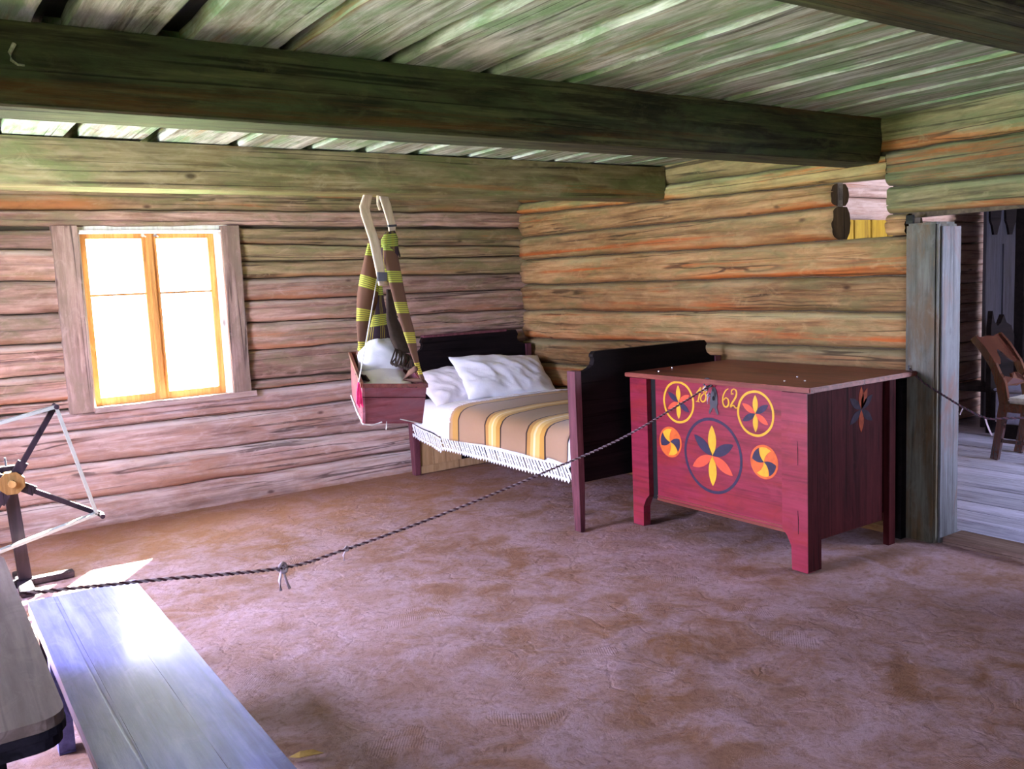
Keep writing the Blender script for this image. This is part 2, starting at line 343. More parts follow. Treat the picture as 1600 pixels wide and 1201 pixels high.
class MB:
    def __init__(s): s.v = []; s.f = []
    def box(s, x0, x1, y0, y1, z0, z1, bev=0.0):
        """box with chamfered vertical-run edges (all twelve when bev > 0)"""
        if bev <= 0:
            b = len(s.v); s.v += [(x, y, z) for z in (z0, z1) for y in (y0, y1) for x in (x0, x1)]
            s.f += [(b, b+2, b+3, b+1), (b+4, b+5, b+7, b+6), (b, b+1, b+5, b+4), (b+2, b+6, b+7, b+3), (b, b+4, b+6, b+2), (b+1, b+3, b+7, b+5)]
            return s
        bm = bmesh.new()
        vs = [bm.verts.new((x, y, z)) for z in (z0, z1) for y in (y0, y1) for x in (x0, x1)]
        for f in [(0, 2, 3, 1), (4, 5, 7, 6), (0, 1, 5, 4), (2, 6, 7, 3), (0, 4, 6, 2), (1, 3, 7, 5)]: bm.faces.new([vs[i] for i in f])
        bmesh.ops.bevel(bm, geom=bm.edges[:], offset=bev, segments=2, affect='EDGES')
        return s.add_bm(bm)
    def add_bm(s, bm):
        b = len(s.v); bm.verts.index_update()
        s.v += [tuple(v.co) for v in bm.verts]; s.f += [tuple(b+v.index for v in f.verts) for f in bm.faces]; bm.free(); return s
    def prism(s, pts, axis, a0, a1):
        """closed outline pts (2-D) extruded along axis"""
        b = len(s.v); k = len(pts)
        for a in (a0, a1):
            for p in pts:
                s.v.append({'x': (a, p[0], p[1]), 'y': (p[0], a, p[1]), 'z': (p[0], p[1], a)}[axis])
        s.f += [tuple(b+i for i in range(k)), tuple(b+k+i for i in reversed(range(k)))]
        s.f += [(b+i, b+(i+1) % k, b+k+(i+1) % k, b+k+i) for i in range(k)]
        return s
    def tube(s, pts, r, seg=8, r1=None, cap=True):
        pts = [Vector(p) for p in pts]; b = len(s.v); nn = len(pts)
        up = Vector((0, 0, 1))
        for i, p in enumerate(pts):
            d = (pts[min(i+1, nn-1)] - pts[max(i-1, 0)]).normalized()
            a = d.cross(up)
            if a.length < .05: a = d.cross(Vector((0, 1, 0)))
            a.normalize(); c = d.cross(a)
            rr = r if r1 is None else r + (r1-r)*i/(nn-1)
            for k in range(seg):
                t = 2*math.pi*k/seg; s.v.append(tuple(p + a*math.cos(t)*rr + c*math.sin(t)*rr))
        for i in range(nn-1):
            for k in range(seg):
                k2 = (k+1) % seg; s.f.append((b+i*seg+k, b+i*seg+k2, b+(i+1)*seg+k2, b+(i+1)*seg+k))
        if cap:
            s.f.append(tuple(b+k for k in range(seg))); s.f.append(tuple(b+(nn-1)*seg+k for k in reversed(range(seg))))
        return s
    def bar(s, a, c, w_, t_, side=(0, 1, 0)):
        """square-section bar from a to c; w_ across, t_ along side"""
        a = Vector(a); c = Vector(c); d = (c-a).normalized(); sd = Vector(side); u = d.cross(sd).normalized(); v = u.cross(d).normalized()
        b = len(s.v)
        for p in (a, c):
            for i, j in ((-1, -1), (1, -1), (1, 1), (-1, 1)): s.v.append(tuple(p + u*i*w_/2 + v*j*t_/2))
        s.f += [(b, b+1, b+2, b+3), (b+7, b+6, b+5, b+4)] + [(b+i, b+(i+1) % 4, b+4+(i+1) % 4, b+4+i) for i in range(4)]
        return s
    def go(s, name, mat, parent=None, smooth=False): return link(name, s.v, s.f, mat, parent, smooth)

def nz(x, y=0., z=0.): return noise.noise(Vector((x, y, z)))

def bnd(z0, z1, u0, u1, seed, amp=.013):
    def f(u):
        t = (u-u0)/(u1-u0)
        return z0 + (z1-z0)*t + amp*nz(u*1.1, seed*7.3, 1.) + amp*.5*nz(u*4.3, seed*3.1, 5.) + amp*.22*nz(u*13., seed*2.3, 8.)
    return f
LOGK = [0]
def log(parent, u0, u1, fb, ft, mat, place, th=.17, rec=.034, seg=.07, crack=True, name='log', bulge=0.0, vis_back=True):
    """hewn log from u0 to u1 along the wall; fb, ft give its lower and upper edge.
       local x runs along the wall, local +y into the wall."""
    LOGK[0] += 1; sd = LOGK[0]*1.713
    n_ = max(2, int((u1-u0)/seg)); ts = [0, .03, .08, .15, .23, .32, .41, .5, .59, .68, .77, .86, .92, .97, 1.]
    tc = .3 + .4*((sd*0.618) % 1)
    if crack: ts = sorted([t for t in ts if abs(t-tc) > .045] + [tc-.028, tc, tc+.018])
    prof = []
    V = []; Fc = []; rows = []
    uc = (u0+u1)/2
    for i in range(n_+1):
        u = u0 + (u1-u0)*i/n_
        b0 = fb(u)+.003; t0 = ft(u)-.003; ring = []
        tcu = .07*nz(u*.9, sd, 2.)
        for t in ts:
            e = abs(2*t-1)
            y = rec*(e**8) + .018*nz(u*1.5, t*2.6, sd) + .009*nz(u*5, t*6, sd+9) + .004*nz(u*14, t*9, sd+4) - bulge
            tt = t
            if crack and abs(t-tc) < .04:
                tt = t + tcu
                if t == tc and nz(u*.8, sd*2.1, 4.) > -.12: y += .022
            ring.append((u-uc, y, b0 + (t0-b0)*tt))
        for t in ((1., .8, .5, .2, 0.) if vis_back else (1., 0.)):
            e = abs(2*t-1); ring.append((u-uc, th - .035*(e**2.5), b0+(t0-b0)*t))
        rows.append(ring)
    k = len(rows[0]); 
    for r in rows: V += r
    for i in range(n_):
        for j in range(k):
            j2 = (j+1) % k; Fc.append((i*k+j, i*k+j2, (i+1)*k+j2, (i+1)*k+j))
    Fc.append(tuple(range(k))); Fc.append(tuple(n_*k+j for j in reversed(range(k))))
    ntv = len(ts)
    U = [((i//k)*.1, ts[i % k] if i % k < ntv else .5) for i in range(len(V))]
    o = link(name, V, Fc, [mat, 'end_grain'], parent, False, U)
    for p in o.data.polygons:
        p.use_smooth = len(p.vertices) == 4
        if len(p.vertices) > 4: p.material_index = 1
    loc, rz = place(uc); o.location = loc; o.rotation_euler = (0, 0, rz)
    return o

# ------------------------------------------------------------------ the ground outside
g = link('ground_outside', [(-60, .35, -.35), (60, .35, -.35), (60, 70, -.35), (-60, 70, -.35), (-60, -60, -.35), (-5.75, -60, -.35), (-5.75, .35, -.35)], [(0, 1, 2, 3), (4, 5, 6, 0)], 'lawn'); struct(g)

# ------------------------------------------------------------------ earth floor
def floor_mesh():
    xs = [-5.45 + i*.05 for i in range(113)]; ys = [-7.4 + i*.05 for i in range(150)]
    V = []; Fc = []
    for y in ys:
        for x in xs:
            am = .006 + .010*min(1, max(0, (-y-2.2)/1.2))
            am *= min(1, max(.0, (x+5.3)/.4)) 
            V.append((x, y, am*(nz(x*1.6, y*1.6, .3) + .6*nz(x*5, y*5, 2.) + .35*nz(x*11, y*11, 5.))-.004))
    k = len(xs)
    for j in range(len(ys)-1):
        for i in range(k-1):
            a = j*k+i; Fc.append((a, a+1, a+k+1, a+k))
    return V, Fc
V, Fc = floor_mesh(); fl = struct(link('floor', V, Fc, 'earth', None, True))

# ------------------------------------------------------------------ back wall (y = 0), window 1
WX0, WX1, WZ0, WZ1 = -3.52, -2.58, .80, 1.955
wb = MB()
wb.box(-5.3, WX0-.03, .07, .13, -.05, 2.33); wb.box(WX1+.03, .1, .07, .13, -.05, 2.33)
wb.box(WX0-.03, WX1+.03, .07, .13, -.05, WZ0-.04); wb.box(WX0-.03, WX1+.03, .07, .13, WZ1+.04, 2.33)
wall_back = struct(wb.go('wall_back', 'moss'))
PB = lambda uc: ((uc, 0, 0), 0)
def stack(zs, u0, u1, a0, a1, seed, parent, place, mats, **k):
    """zs: list of (z at u0, z at u1); logs from a0 to a1"""
    fs = [bnd(z[0], z[1], u0, u1, seed+i*1.37) for i, z in enumerate(zs)]
    for i in range(len(fs)-1):
        m = mats[i] if isinstance(mats, list) else mats
        log(parent, a0, a1, fs[i], fs[i+1], m, place, **k)
lower = [(-.03, -.03), (.20, .175), (.445, .37), (.66, .635), (.865, .845)]
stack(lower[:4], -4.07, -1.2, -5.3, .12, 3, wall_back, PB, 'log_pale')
fs = bnd(.66, .635, -4.07, -1.2, 3+3*1.37)
# log under the window sill, notched: from the left wall to the corner
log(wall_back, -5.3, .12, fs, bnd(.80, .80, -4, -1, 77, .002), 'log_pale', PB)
L = [.803, .865, 1.035, 1.237, 1.441, 1.645, 1.844, 1.962]
stack([(z+.02, z) for z in L], -5.3, -3.7, -5.3, -3.575, 21, wall_back, PB, 'log_back')
Rz = [(.803, .80), (.865, .845), (1.09, 1.09), (1.285, 1.265), (1.446, 1.442), (1.615, 1.58), (1.73, 1.722), (1.857, 1.81), (1.967, 1.971)]
stack(Rz, -2.43, 0, -2.53, .12, 41, wall_back, PB, ['log_back']*5+['log_upper']*3)
stack([(1.985, 1.972), (2.08, 2.10), (2.335, 2.335)], -5.3, 0, -5.3, .12, 61, wall_back, PB, ['log_back', 'log_upper'])

win = struct(link('window_1', *(lambda m: (m.v, m.f))(MB().box(WX0-.06, WX0, .02, .17, WZ0, WZ1+.02).box(WX1, WX1+.06, .02, .17, WZ0, WZ1+.02).box(WX0-.06, WX1+.06, .02, .17, WZ1, WZ1+.045)), 'white_trim'))
def rough_board(name, x0, x1, y0, y1, z0, z1, mat, parent, axis='z', amp=.004, seg=14):
    V = []; Fc = []; sd = random.random()*50
    n_ = seg
    for i in range(n_+1):
        t = i/n_
        if axis == 'z':
            z = z0+(z1-z0)*t; e0 = amp*nz(z*6, sd); e1 = amp*nz(z*6, sd+9)
            V += [(x0+e0, y0, z), (x1+e1, y0, z), (x1+e1, y1, z), (x0+e0, y1, z)]
        elif axis == 'y':
            y = y0+(y1-y0)*t; e0 = amp*nz(y*5, sd); e1 = amp*nz(y*5, sd+9); q = amp*.7*nz(y*2, sd+20)
            V += [(x0+e0, y, z0+q), (x1+e1, y, z0+q*.6), (x1+e1, y, z1), (x0+e0, y, z1)]
        else:
            x = x0+(x1-x0)*t; e0 = amp*nz(x*5, sd); e1 = amp*nz(x*5, sd+9)
            V += [(x, y0, z0+e0), (x, y0, z1+e1), (x, y1, z1+e1), (x, y1, z0+e0)]
    for i in range(n_):
        for j in range(4):
            a = i*4+j; b = i*4+(j+1) % 4; Fc.append((a, b, b+4, a+4))
    Fc += [(0, 1, 2, 3), tuple(n_*4+j for j in (3, 2, 1, 0))]
    return link(name, V, Fc, mat, parent)
rough_board('casing_board', -3.650, -3.500, -.035, .03, .775, 1.985, 'casing', win)
rough_board('casing_board', -2.580, -2.455, -.035, .03, .795, 1.985, 'casing', win)
rough_board('window_sill', -3.50, -2.42, -.045, .17, .765, .802, 'sill_wood', win, 'x')
# white reveal strips
MB().box(-3.500, -3.488, -.02, .06, .80, 1.955).box(-2.613, -2.580, -.012, .06, .80, 1.957).box(-3.50, -2.58, -.02, .06, 1.943, 1.957).go('reveal_strip', 'white_trim', win)
def sash(x0, x1):
    y0, y1 = .045, .085; z0, z1 = .803, 1.94; m = MB(); w_ = .042
    m.box(x0, x0+w_, y0, y1, z0, z1, .003).box(x1-w_, x1, y0, y1, z0, z1, .003)
    m.box(x0+w_, x1-w_, y0, y1, z0, z0+.05).box(x0+w_, x1-w_, y0, y1, z1-.034, z1)
    s = m.go('sash', 'sash', win)
    MB().box(x0+w_, x1-w_, y0+.008, y1-.008, 1.527, 1.541).go('glazing_bar', 'sash', s)
    for a, b in ((z0+.05, 1.527), (1.541, z1-.034)):
        MB().box(x0+w_, x1-w_, .063, .066, a, b).go('pane', 'glass', s)
    return s
s1 = sash(-3.486, -3.055); s2 = sash(-3.045, -2.615)
MB().box(-3.072, -3.028, .028, .045, .803, 1.94, .006).go('mullion', 'sash', win)
for x in (-3.09, -3.01):
    m = MB(); m.tube([(x, .05, 1.925), (x, .025, 1.925)], .011, 10).tube([(x, .03, 1.925), (x+.02, .03, 1.915)], .006, 6); m.go('catch', 'nail', win)

# ------------------------------------------------------------------ right wall (x = 0) with a hatch hole and the door opening
PR = lambda uc: ((0, -uc, 0), -math.pi/2)      # u = -y, local +y -> world +x
wr = MB()
wr.box(.06, .11, -3.14, 0, -.05, 2.33)
wr.box(.06, .11, -3.62, -3.14, -.05, 1.66).box(.06, .11, -3.49, -3.14, 1.99, 2.33)
wr.box(.06, .11, -5.0, -3.49, 1.75, 2.33).box(.06, .11, -3.62, -3.49, 1.6, 1.76)
wr.box(.06, .11, -7.2, -4.98, -.05, 2.33)
wall_right = struct(wr.go('wall_right', 'moss'))
zr = [(-.03, -.03), (.21, .20), (.41, .41), (.60, .62), (.80, .83), (1.004, 1.043), (1.242, 1.242), (1.48, 1.446), (1.681, 1.661)]
stack(zr, 0, 3.6, -.02, 3.615, 81, wall_right, PR, 'log_right', rec=.045)
fa, fb_, fc, fd, fe = bnd(1.681, 1.661, 0, 3.6, 81+8*1.37), bnd(1.879, 1.857, 0, 3.1, 92), bnd(2.083, 1.985, 0, 3.1, 93), bnd(2.17, 2.10, 0, 3.4, 94), bnd(2.335, 2.335, 0, 5, 95, .001)
log(wall_right, -.02, 3.150, fa, fb_, 'log_right', PR, rec=.045)
log(wall_right, -.02, 3.140, fb_, fc, 'log_right', PR, rec=.045)
log(wall_right, -.02, 3.484, fc, fd, 'log_top', PR)
log(wall_right, -.02, 3.365, fd, fe, 'log_top', PR)
# right of the hatch: short stub and the lintel logs over the door
g1, g2, g3, g4 = bnd(1.665, 1.66, 3.4, 3.62, 96), bnd(1.785, 1.775, 3.4, 3.7, 97), bnd(1.93, 1.90, 3.4, 5, 98), bnd(2.115, 2.12, 3.4, 5, 99)
log(wall_right, 3.485, 3.60, g1, g2, 'log_right', PR)
log(wall_right, 3.490, 7.2, g2, g3, 'log_door', PR)
log(wall_right, 3.485, 7.2, g3, g4, 'log_door', PR)
log(wall_right, 3.37, 7.2, g4, fe, 'log_door', PR)
stack([(z, z) for z in (-.03, .2, .42, .63, .84, 1.05, 1.26, 1.48, 1.7, 1.78)], 5, 7.2, 5.0, 7.2, 110, wall_right, PR, 'log_right')

# door opening: post, jamb face, threshold
door = struct(link('door_1', *(lambda m: (m.v, m.f))(MB().box(-.035, .16, -3.800, -3.622, -.03, 1.715, .012)), 'post'))
rough_board('jamb_board', .0, .17, -3.812, -3.8005, .0, 1.69, 'jamb', door)
MB().box(-.02, .17, -5.01, -4.88, -.03, 1.73, .01).go('door_post', 'post', door)
rough_board('threshold', .0, .19, -4.88, -3.828, -.04, .040, 'threshold', door, 'y')
MB().box(-.036, -.02, -3.665, -3.625, 1.715, 1.76).go('notch', 'plank_dark', door)

# ------------------------------------------------------------------ left wall with two windows (out of frame) and front wall
wl = MB()
def wall_with_holes(m, holes, u0, u1, put):
    us = sorted([u0, u1] + [h for x in holes for h in x[:2]])
    for a, b in zip(us[:-1], us[1:]):
        hole = [h for h in holes if h[0] <= a+1e-6 and h[1] >= b-1e-6]
        if hole: put(a, b, -.05, .80); put(a, b, 1.95, 2.33)
        else: put(a, b, -.05, 2.33)
LH = [(-6.4, -5.35), (-3.0, -1.7)]
wall_with_holes(wl, LH, -7.2, 0, lambda a, b, z0, z1: wl.box(-5.42, -5.36, a, b, z0, z1))
wall_left = struct(wl.go('wall_left', 'moss'))
PL = lambda uc: ((-5.3, uc, 0), math.pi/2)
Z2 = [(-.03, -.03), (.2, .2), (.4, .41), (.6, .6), (.80, .80)]
stack(Z2, -7.2, 0, -7.2, .0, 130, wall_left, PL, 'log_back', th=.12, seg=.3)
Z3 = [(.80, .80), (1.03, 1.03), (1.26, 1.26), (1.49, 1.49), (1.72, 1.72), (1.95, 1.95)]
for a, b in ((-7.2, -6.4), (-5.35, -3.0), (-1.7, 0)): stack(Z3, -7.2, 0, a, b, 140+a, wall_left, PL, 'log_back', th=.12, seg=.3)
stack([(1.95, 1.95), (2.14, 2.14), (2.335, 2.335)], -7.2, 0, -7.2, .0, 150, wall_left, PL, 'log_top', th=.12, seg=.3)
for i, (a, b) in enumerate(LH):
    m = MB().box(-5.40, -5.32, a, a+.04, .80, 1.95).box(-5.40, -5.32, b-.04, b, .80, 1.95).box(-5.40, -5.32, a, b, .80, .84).box(-5.40, -5.32, a, b, 1.91, 1.95)
    m.box(-5.38, -5.34, (a+b)/2-.025, (a+b)/2+.025, .84, 1.91)
    wo = struct(m.go('window_%d' % (i+2), 'sash'))
wf = struct(MB().box(-5.36, .0, -7.32, -7.26, -.05, 2.33).go('wall_front', 'moss'))
PF = lambda uc: ((uc, -7.2, 0), math.pi)
stack([(z, z) for z in (-.03, .22, .47, .72, .97, 1.22, 1.47, 1.72, 1.97, 2.335)], -5.3, 0, -5.3, -.02, 160, wf, PF, 'beam', th=.1, seg=.4)  # front wall given the dark beam colour to cut bounced light

# ------------------------------------------------------------------ ceiling
ceil = struct(MB().box(-5.5, .2, -7.3, .2, 2.352, 2.39).go('ceiling', 'plank_dark'))
A = [-5.3, -5.05, -4.97, -4.68, -4.60, -4.36, -4.27, -4.091, -3.995, -3.749, -3.654, -3.382, -3.315, -2.994, -2.905, -2.585, -2.50, -2.205, -2.135, -1.856, -1.80, -1.565, -1.50, -1.262, -1.20, -.904, -.84, -.562, -.50, -.219, -.15, -.01]
B_ = [-5.3, -5.03, -4.97, -4.72, -4.65, -4.40, -4.33, -4.10, -4.037, -3.789, -3.725, -3.442, -3.367, -3.045, -2.985, -2.656, -2.585, -2.344, -2.27, -2.028, -1.94, -1.666, -1.60, -1.36, -1.29, -1.03, -.96, -.70, -.63, -.37, -.30, -.02]
def planks(lst, y0, y1, z, mat):
    for i in range(0, len(lst), 2):
        dz = random.uniform(-.004, .004)
        o = rough_board('plank', lst[i], lst[i+1], y0, y1, z+dz, 2.352, mat, ceil, 'y', .010, 26)
planks(A, -5.12, -3.33, 2.296, 'plank'); planks(B_, -3.32, -.0, 2.254, 'plank'); planks(A, -7.2, -5.13, 2.296, 'beam')  # planks nearest the camera take the dark beam colour as painted shade

def beam(y0, y1, zb, zt, x0, x1, label, cham=.09, seed=0, mat='beam'):
    V = []; Fc = []; n_ = 60
    for i in range(n_+1):
        x = x0+(x1-x0)*i/n_
        q = [.006*nz(x*1.3, seed+k*3.) + .003*nz(x*6, seed+k*3.) for k in range(12)]
        ring = [(y0+q[0], zt), (y0+q[1]*.5-.002, zt-.07), (y0+q[2]-.004, zb+cham+.02), (y0+q[3], zb+cham), (y0+.008+q[3], zb+.03), (y0+.016, zb+.006+q[4]*.4), (y0+.026, zb+q[5]*.2),
                (y1-.01, zb+q[6]*.3), (y1-.002, zb+.01), (y1, zb+.08), (y1, zt)]
        V += [(x, a, b) for a, b in ring]
    k = 11
    for i in range(n_):
        for j in range(k): Fc.append((i*k+j, i*k+(j+1) % k, (i+1)*k+(j+1) % k, (i+1)*k+j))
    Fc += [tuple(range(k)), tuple(n_*k+j for j in reversed(range(k)))]
    o = link('ceiling_beam', V, Fc, mat); tag(o, label, 'beam'); return o
beam(-3.46, -3.235, 2.058, 2.294, -5.3, -.004, 'darkest thick ceiling beam in the middle of the room, the longest in view, with a knot at its left end', seed=3)
beam(-1.80, -1.56, 2.030, 2.247, -5.3, -.004, 'green-brown ceiling beam nearest the window wall with the cradle hanging from it', .07, seed=23, mat='beam_pale')
beam(-5.36, -5.10, 2.055, 2.294, -5.3, -.004, 'black ceiling beam crossing the top right corner of the view', seed=43)
# the curled knot on the big beam
m = MB(); pts = [(-4.142, -3.470, 2.225), (-4.156, -3.475, 2.198), (-4.154, -3.475, 2.178), (-4.139, -3.475, 2.167), (-4.122, -3.470, 2.168)]
m.tube(pts, .006, 6, .003)
kn = m.go('bark_curl', 'plank', [o for o in bpy.data.objects if o.name == 'ceiling_beam'][0])

# ------------------------------------------------------------------ the further room
nf = struct(MB().box(.17, 6.2, -6.4, -1.95, -.03, .005).go('floor_further', 'plank_dark'))
x = .19; k = 0
while x < 6.1:
    wd = random.uniform(.17, .24)
    rough_board('floorboard', x, x+wd-.008, -6.3, -1.95, .0, .045+random.uniform(-.003, .003), 'floor_board', nf, 'y', .002, 8); x += wd
wfr = struct(MB().box(.17, 6.2, -1.92, -1.88, 0, 2.33).go('wall_further', 'moss'))
PFr = lambda uc: ((uc, -2.0, 0), 0)
stack([(z, z) for z in (.04, .22, .40, .58, .76, .95, 1.12, 1.31, 1.48, 1.67, 1.86, 2.06, 2.335)], 0, 6, .18, 6.2, 170, wfr, PFr, 'log_far', th=.08, seg=.25)
struct(MB().box(.0, 6.3, -6.5, -1.8, 2.34, 2.38).go('ceiling_further', 'plank_dark'))
we = struct(MB().box(6.2, 6.3, -6.4, -1.9, -.03, 2.35).go('wall_further_east', 'log_far'))
ws = MB().box(.0, 1.5, -6.5, -6.4, -.03, 2.35).box(3.7, 6.3, -6.5, -6.4, -.03, 2.35).box(1.5, 3.7, -6.5, -6.4, -.03, .8).box(1.5, 3.7, -6.5, -6.4, 1.95, 2.35)
struct(ws.go('wall_further_front', 'log_far'))

# yellow board partition seen through the hatch
t = thing('yellow_board_cupboard', 'tall yellow board cupboard glimpsed through the square hatch in the log wall', 'cupboard', (1.7, -2.22, .045))
xx = -.55
for i in range(5):
    MB().box(xx, xx+.20, -.14, -.11, .0, 1.80, .004).go('board', 'yellow', t); xx += .212
MB().box(-.55, .50, -.11, .13, .0, 1.80).go('carcass', 'cupboard', t)

# tall dark cupboard with scalloped top
t = thing('board_partition', 'tall dark grey board partition with scalloped brackets, behind the chair in the further room', 'partition', (3.52, -2.32, .045))
MB().box(-.25, .25, -.015, .015, .0, 2.29, .004).go('board', 'cupboard', t)
for cx_ in (-.13, .13):
    MB().prism([(cx_-.10, 2.05), (cx_-.09, 1.80), (cx_-.06, 1.76), (cx_-.03, 1.68), (cx_+.02, 1.68), (cx_+.05, 1.75), (cx_+.08, 1.80), (cx_+.10, 2.05)], 'y', -.035, -.016).go('scalloped_bracket', 'bed_dark', t)
MB().box(.02, .05, -.03, -.015, .1, 1.6).go('batten', 'cupboard', t)
t = thing('dark_wardrobe', 'black wardrobe at the right edge of the doorway view, beside the scalloped cupboard', 'wardrobe', (4.25, -2.2, .045))
MB().box(-.34, .5, -.15, .14, .0, 2.0, .006).go('carcass', 'bed_dark', t)
MB().box(-.30, .05, -.165, -.15, .1, 1.9, .004).go('door', 'bed_dark', t); MB().box(.08, .46, -.165, -.15, .1, 1.9, .004).go('door', 'bed_dark', t)
# settle with horned end
t = thing('settle', 'black wooden settle with a horned end board behind the chair', 'bench', (3.2, -2.5, .045))
m = MB(); m.prism([(-.17, .0), (.20, .0), (.20, .82), (.15, .90), (.07, .93), (.02, 1.00), (-.03, .93), (-.08, .91), (-.13, .95), (-.165, 1.04), (-.185, .9)], 'y', -.02, .02)
m.go('end_board', 'bed_dark', t)
MB().box(-.17, .2, .02, .3, .35, .40, .004).go('seat', 'bed_dark', t)
t = thing('low_box', 'low grey box with bluish light in its colour, standing on the floorboards behind the chair leg', 'box', (3.03, -2.75, .045))
MB().box(-.15, .25, -.12, .12, .12, .39, .012).go('body', 'grey_box', t); MB().box(-.16, .26, -.13, .13, .39, .41, .005).go('lid', 'grey_box', t)
MB().box(-.14, -.08, -.11, .11, .0, .12).box(.18, .24, -.11, .11, .0, .12).go('foot', 'bed_dark', t)

# ------------------------------------------------------------------ chair in the further room
def chair():
    t = thing('dining_chair', 'polished brown chair with curved back stiles and pale seat beyond the doorway', 'chair', (2.24, -3.25, .045))
    X0, X1 = -.175, .175
    def curve(x):
        P = [(x, .20, .0), (x, .165, .22), (x, .135, .42), (x, .16, .56), (x, .22, .70), (x, .30, .82), (x, .37, .895)]
        out = []
        for a, b in zip(P[:-1], P[1:]):
            for q in range(4): out.append(tuple(a[i]+(b[i]-a[i])*q/4 for i in range(3)))
        return out + [P[-1]]
    for x in (X0, X1):
        pts = curve(x); V = []; Fc = []
        for i, p in enumerate(pts):
            h = p[2]; dp = .028 if h < .3 else (.034 if h < .6 else .026); a = pts[max(0, i-1)]; b = pts[min(len(pts)-1, i+1)]
            d = Vector((0, b[1]-a[1], b[2]-a[2])).normalized(); nrm = Vector((0, -d.z, d.y))
            for sx_, sn in ((-1, -1), (1, -1), (1, 1), (-1, 1)): V.append((p[0]+sx_*.016, p[1]+nrm.y*sn*dp, p[2]+nrm.z*sn*dp))
        for i in range(len(pts)-1):
            for j in range(4): Fc.append((i*4+j, i*4+(j+1) % 4, i*4+4+(j+1) % 4, i*4+4+j))
        Fc += [(0, 1, 2, 3), tuple((len(pts)-1)*4+j for j in (3, 2, 1, 0))]
        link('back_stile', V, Fc, 'chair', t)
    # pierced top splat: outline in x-z, following the lean
    def lean(z): return .22 + (z-.70)*(.37-.22)/.195 if z > .56 else .16 + (z-.56)*.06/.14
    def panel(out, name):
        V = [(x_, lean(z_)-.012, z_) for x_, z_ in out] + [(x_, lean(z_)+.006, z_) for x_, z_ in out]; k_ = len(out)
        Fc = [tuple(range(k_)), tuple(k_+i for i in reversed(range(k_)))] + [(i, (i+1) % k_, k_+(i+1) % k_, k_+i) for i in range(k_)]
        link(name, V, Fc, 'chair', t)
    panel([(-.165, .905), (-.08, .89), (0, .90), (.08, .89), (.165, .905), (.165, .70), (.10, .70), (.055, .73), (.03, .78), (0, .80), (-.03, .78), (-.055, .73), (-.10, .70), (-.165, .70)], 'top_splat')
    panel([(-.16, .62), (-.07, .60), (-.05, .63), (0, .635), (.05, .63), (.07, .60), (.16, .62), (.16, .55), (.0, .535), (-.16, .55)], 'lower_splat')
    MB().box(-.20, .20, -.25, .15, .36, .425, .006).go('seat_rail', 'chair', t)
    MB().box(-.19, .19, -.25, .13, .425, .465, .018).go('seat', 'seat', t)
    for x in (X0, X1): MB().prism([(x-.02, -.25), (x+.02, -.25), (x+.02, -.21), (x-.02, -.21)], 'z', 0, .36).go('leg', 'chair', t)
    MB().box(X0-.008, X0+.008, -.23, .18, .13, .155).box(X1-.008, X1+.008, -.23, .18, .13, .155).box(X0, X1, -.03, -.01, .135, .15).go('stretcher', 'chair', t)
chair()

# ------------------------------------------------------------------ bed
BX0, BX1, BY0, BY1 = -1.275, -.06, -2.30, -.16
bed = thing('bed', 'dark painted wooden bed with scrolled head and foot boards in the log corner', 'bed', (-.67, -1.23, 0))
def bp(mb, name, mat, parent=bed, smooth=False):
    mb.v = [(a+.67, b+1.23, c) for a, b, c in mb.v]; return mb.go(name, mat, parent, smooth)
def board_outline(x0, x1, zb, zs, zt):
    sc = [(x0, zs), (x0+.05, zs), (x0+.075, zs+.004), (x0+.095, zs+.012), (x0+.12, zs+.03), (x0+.130, zs+.055), (x0+.128, zs+.072), (x0+.120, zs+.080), (x0+.123, zs+.094), (x0+.14, zt)]
    rt = [(x0+x1-a, b) for a, b in reversed(sc)]
    return [(x0, zb)] + sc + rt + [(x1, zb)]
m = MB(); m.prism(board_outline(BX0+.012, BX1-.0, .30, .963, 1.072), 'y', -2.325, -2.285); bp(m, 'footboard', 'bed_dark')
m = MB(); m.prism(board_outline(-1.235, BX1-.0, .30, .975, 1.10), 'y', -.172, -.135); bp(m, 'headboard', 'bed_dark')
m = MB().box(-1.10, -.30, -.185, -.125, 1.093, 1.112, .004); bp(m, 'cap_rail', 'bed_red')
def leg(x0, x1, y0, y1, zt, nm='leg', taper=.012, mat='bed_red'):
    m = MB(); b = len(m.v)
    for (xa, xb, ya, yb, z) in ((x0+taper, x1-taper*.3, y0+taper*.6, y1-taper*.6, 0.002), (x0+taper*.4, x1, y0, y1, .30), (x0, x1, y0, y1, zt)):
        m.v += [(xa, ya, z), (xb, ya, z), (xb, yb, z), (xa, yb, z)]
    for i in range(2):
        for j in range(4): m.f.append((i*4+j, i*4+(j+1) % 4, i*4+4+(j+1) % 4, i*4+4+j))
    m.f += [(0, 1, 2, 3), (11, 10, 9, 8)]
    bp(m, nm, mat)
leg(-1.292, -1.245, -2.335, -2.262, .968); leg(-.11, -.06, -2.335, -2.262, .963)
leg(-1.250, -1.19, -.19, -.12, .975); leg(-.11, -.06, -.19, -.12, .975)
m = MB().box(-1.235, -1.210, -2.262, -.19, .40, .56, .004).box(-.11, -.085, -2.262, -.19, .40, .56); bp(m, 'side_rail', 'bed_red')
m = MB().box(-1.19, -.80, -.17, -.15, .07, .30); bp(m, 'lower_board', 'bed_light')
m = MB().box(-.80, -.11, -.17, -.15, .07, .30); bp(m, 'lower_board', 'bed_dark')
m = MB().box(-1.19, -.11, -.178, -.145, .005, .07, .004); bp(m, 'bottom_rail', 'bed_light')
m = MB()
for i in range(8): m.box(-1.235, -.11, -2.2+i*.25, -2.08+i*.25, .41, .43)
bp(m, 'slat', 'bed_light'); bpy.data.objects[-1] if 0 else None

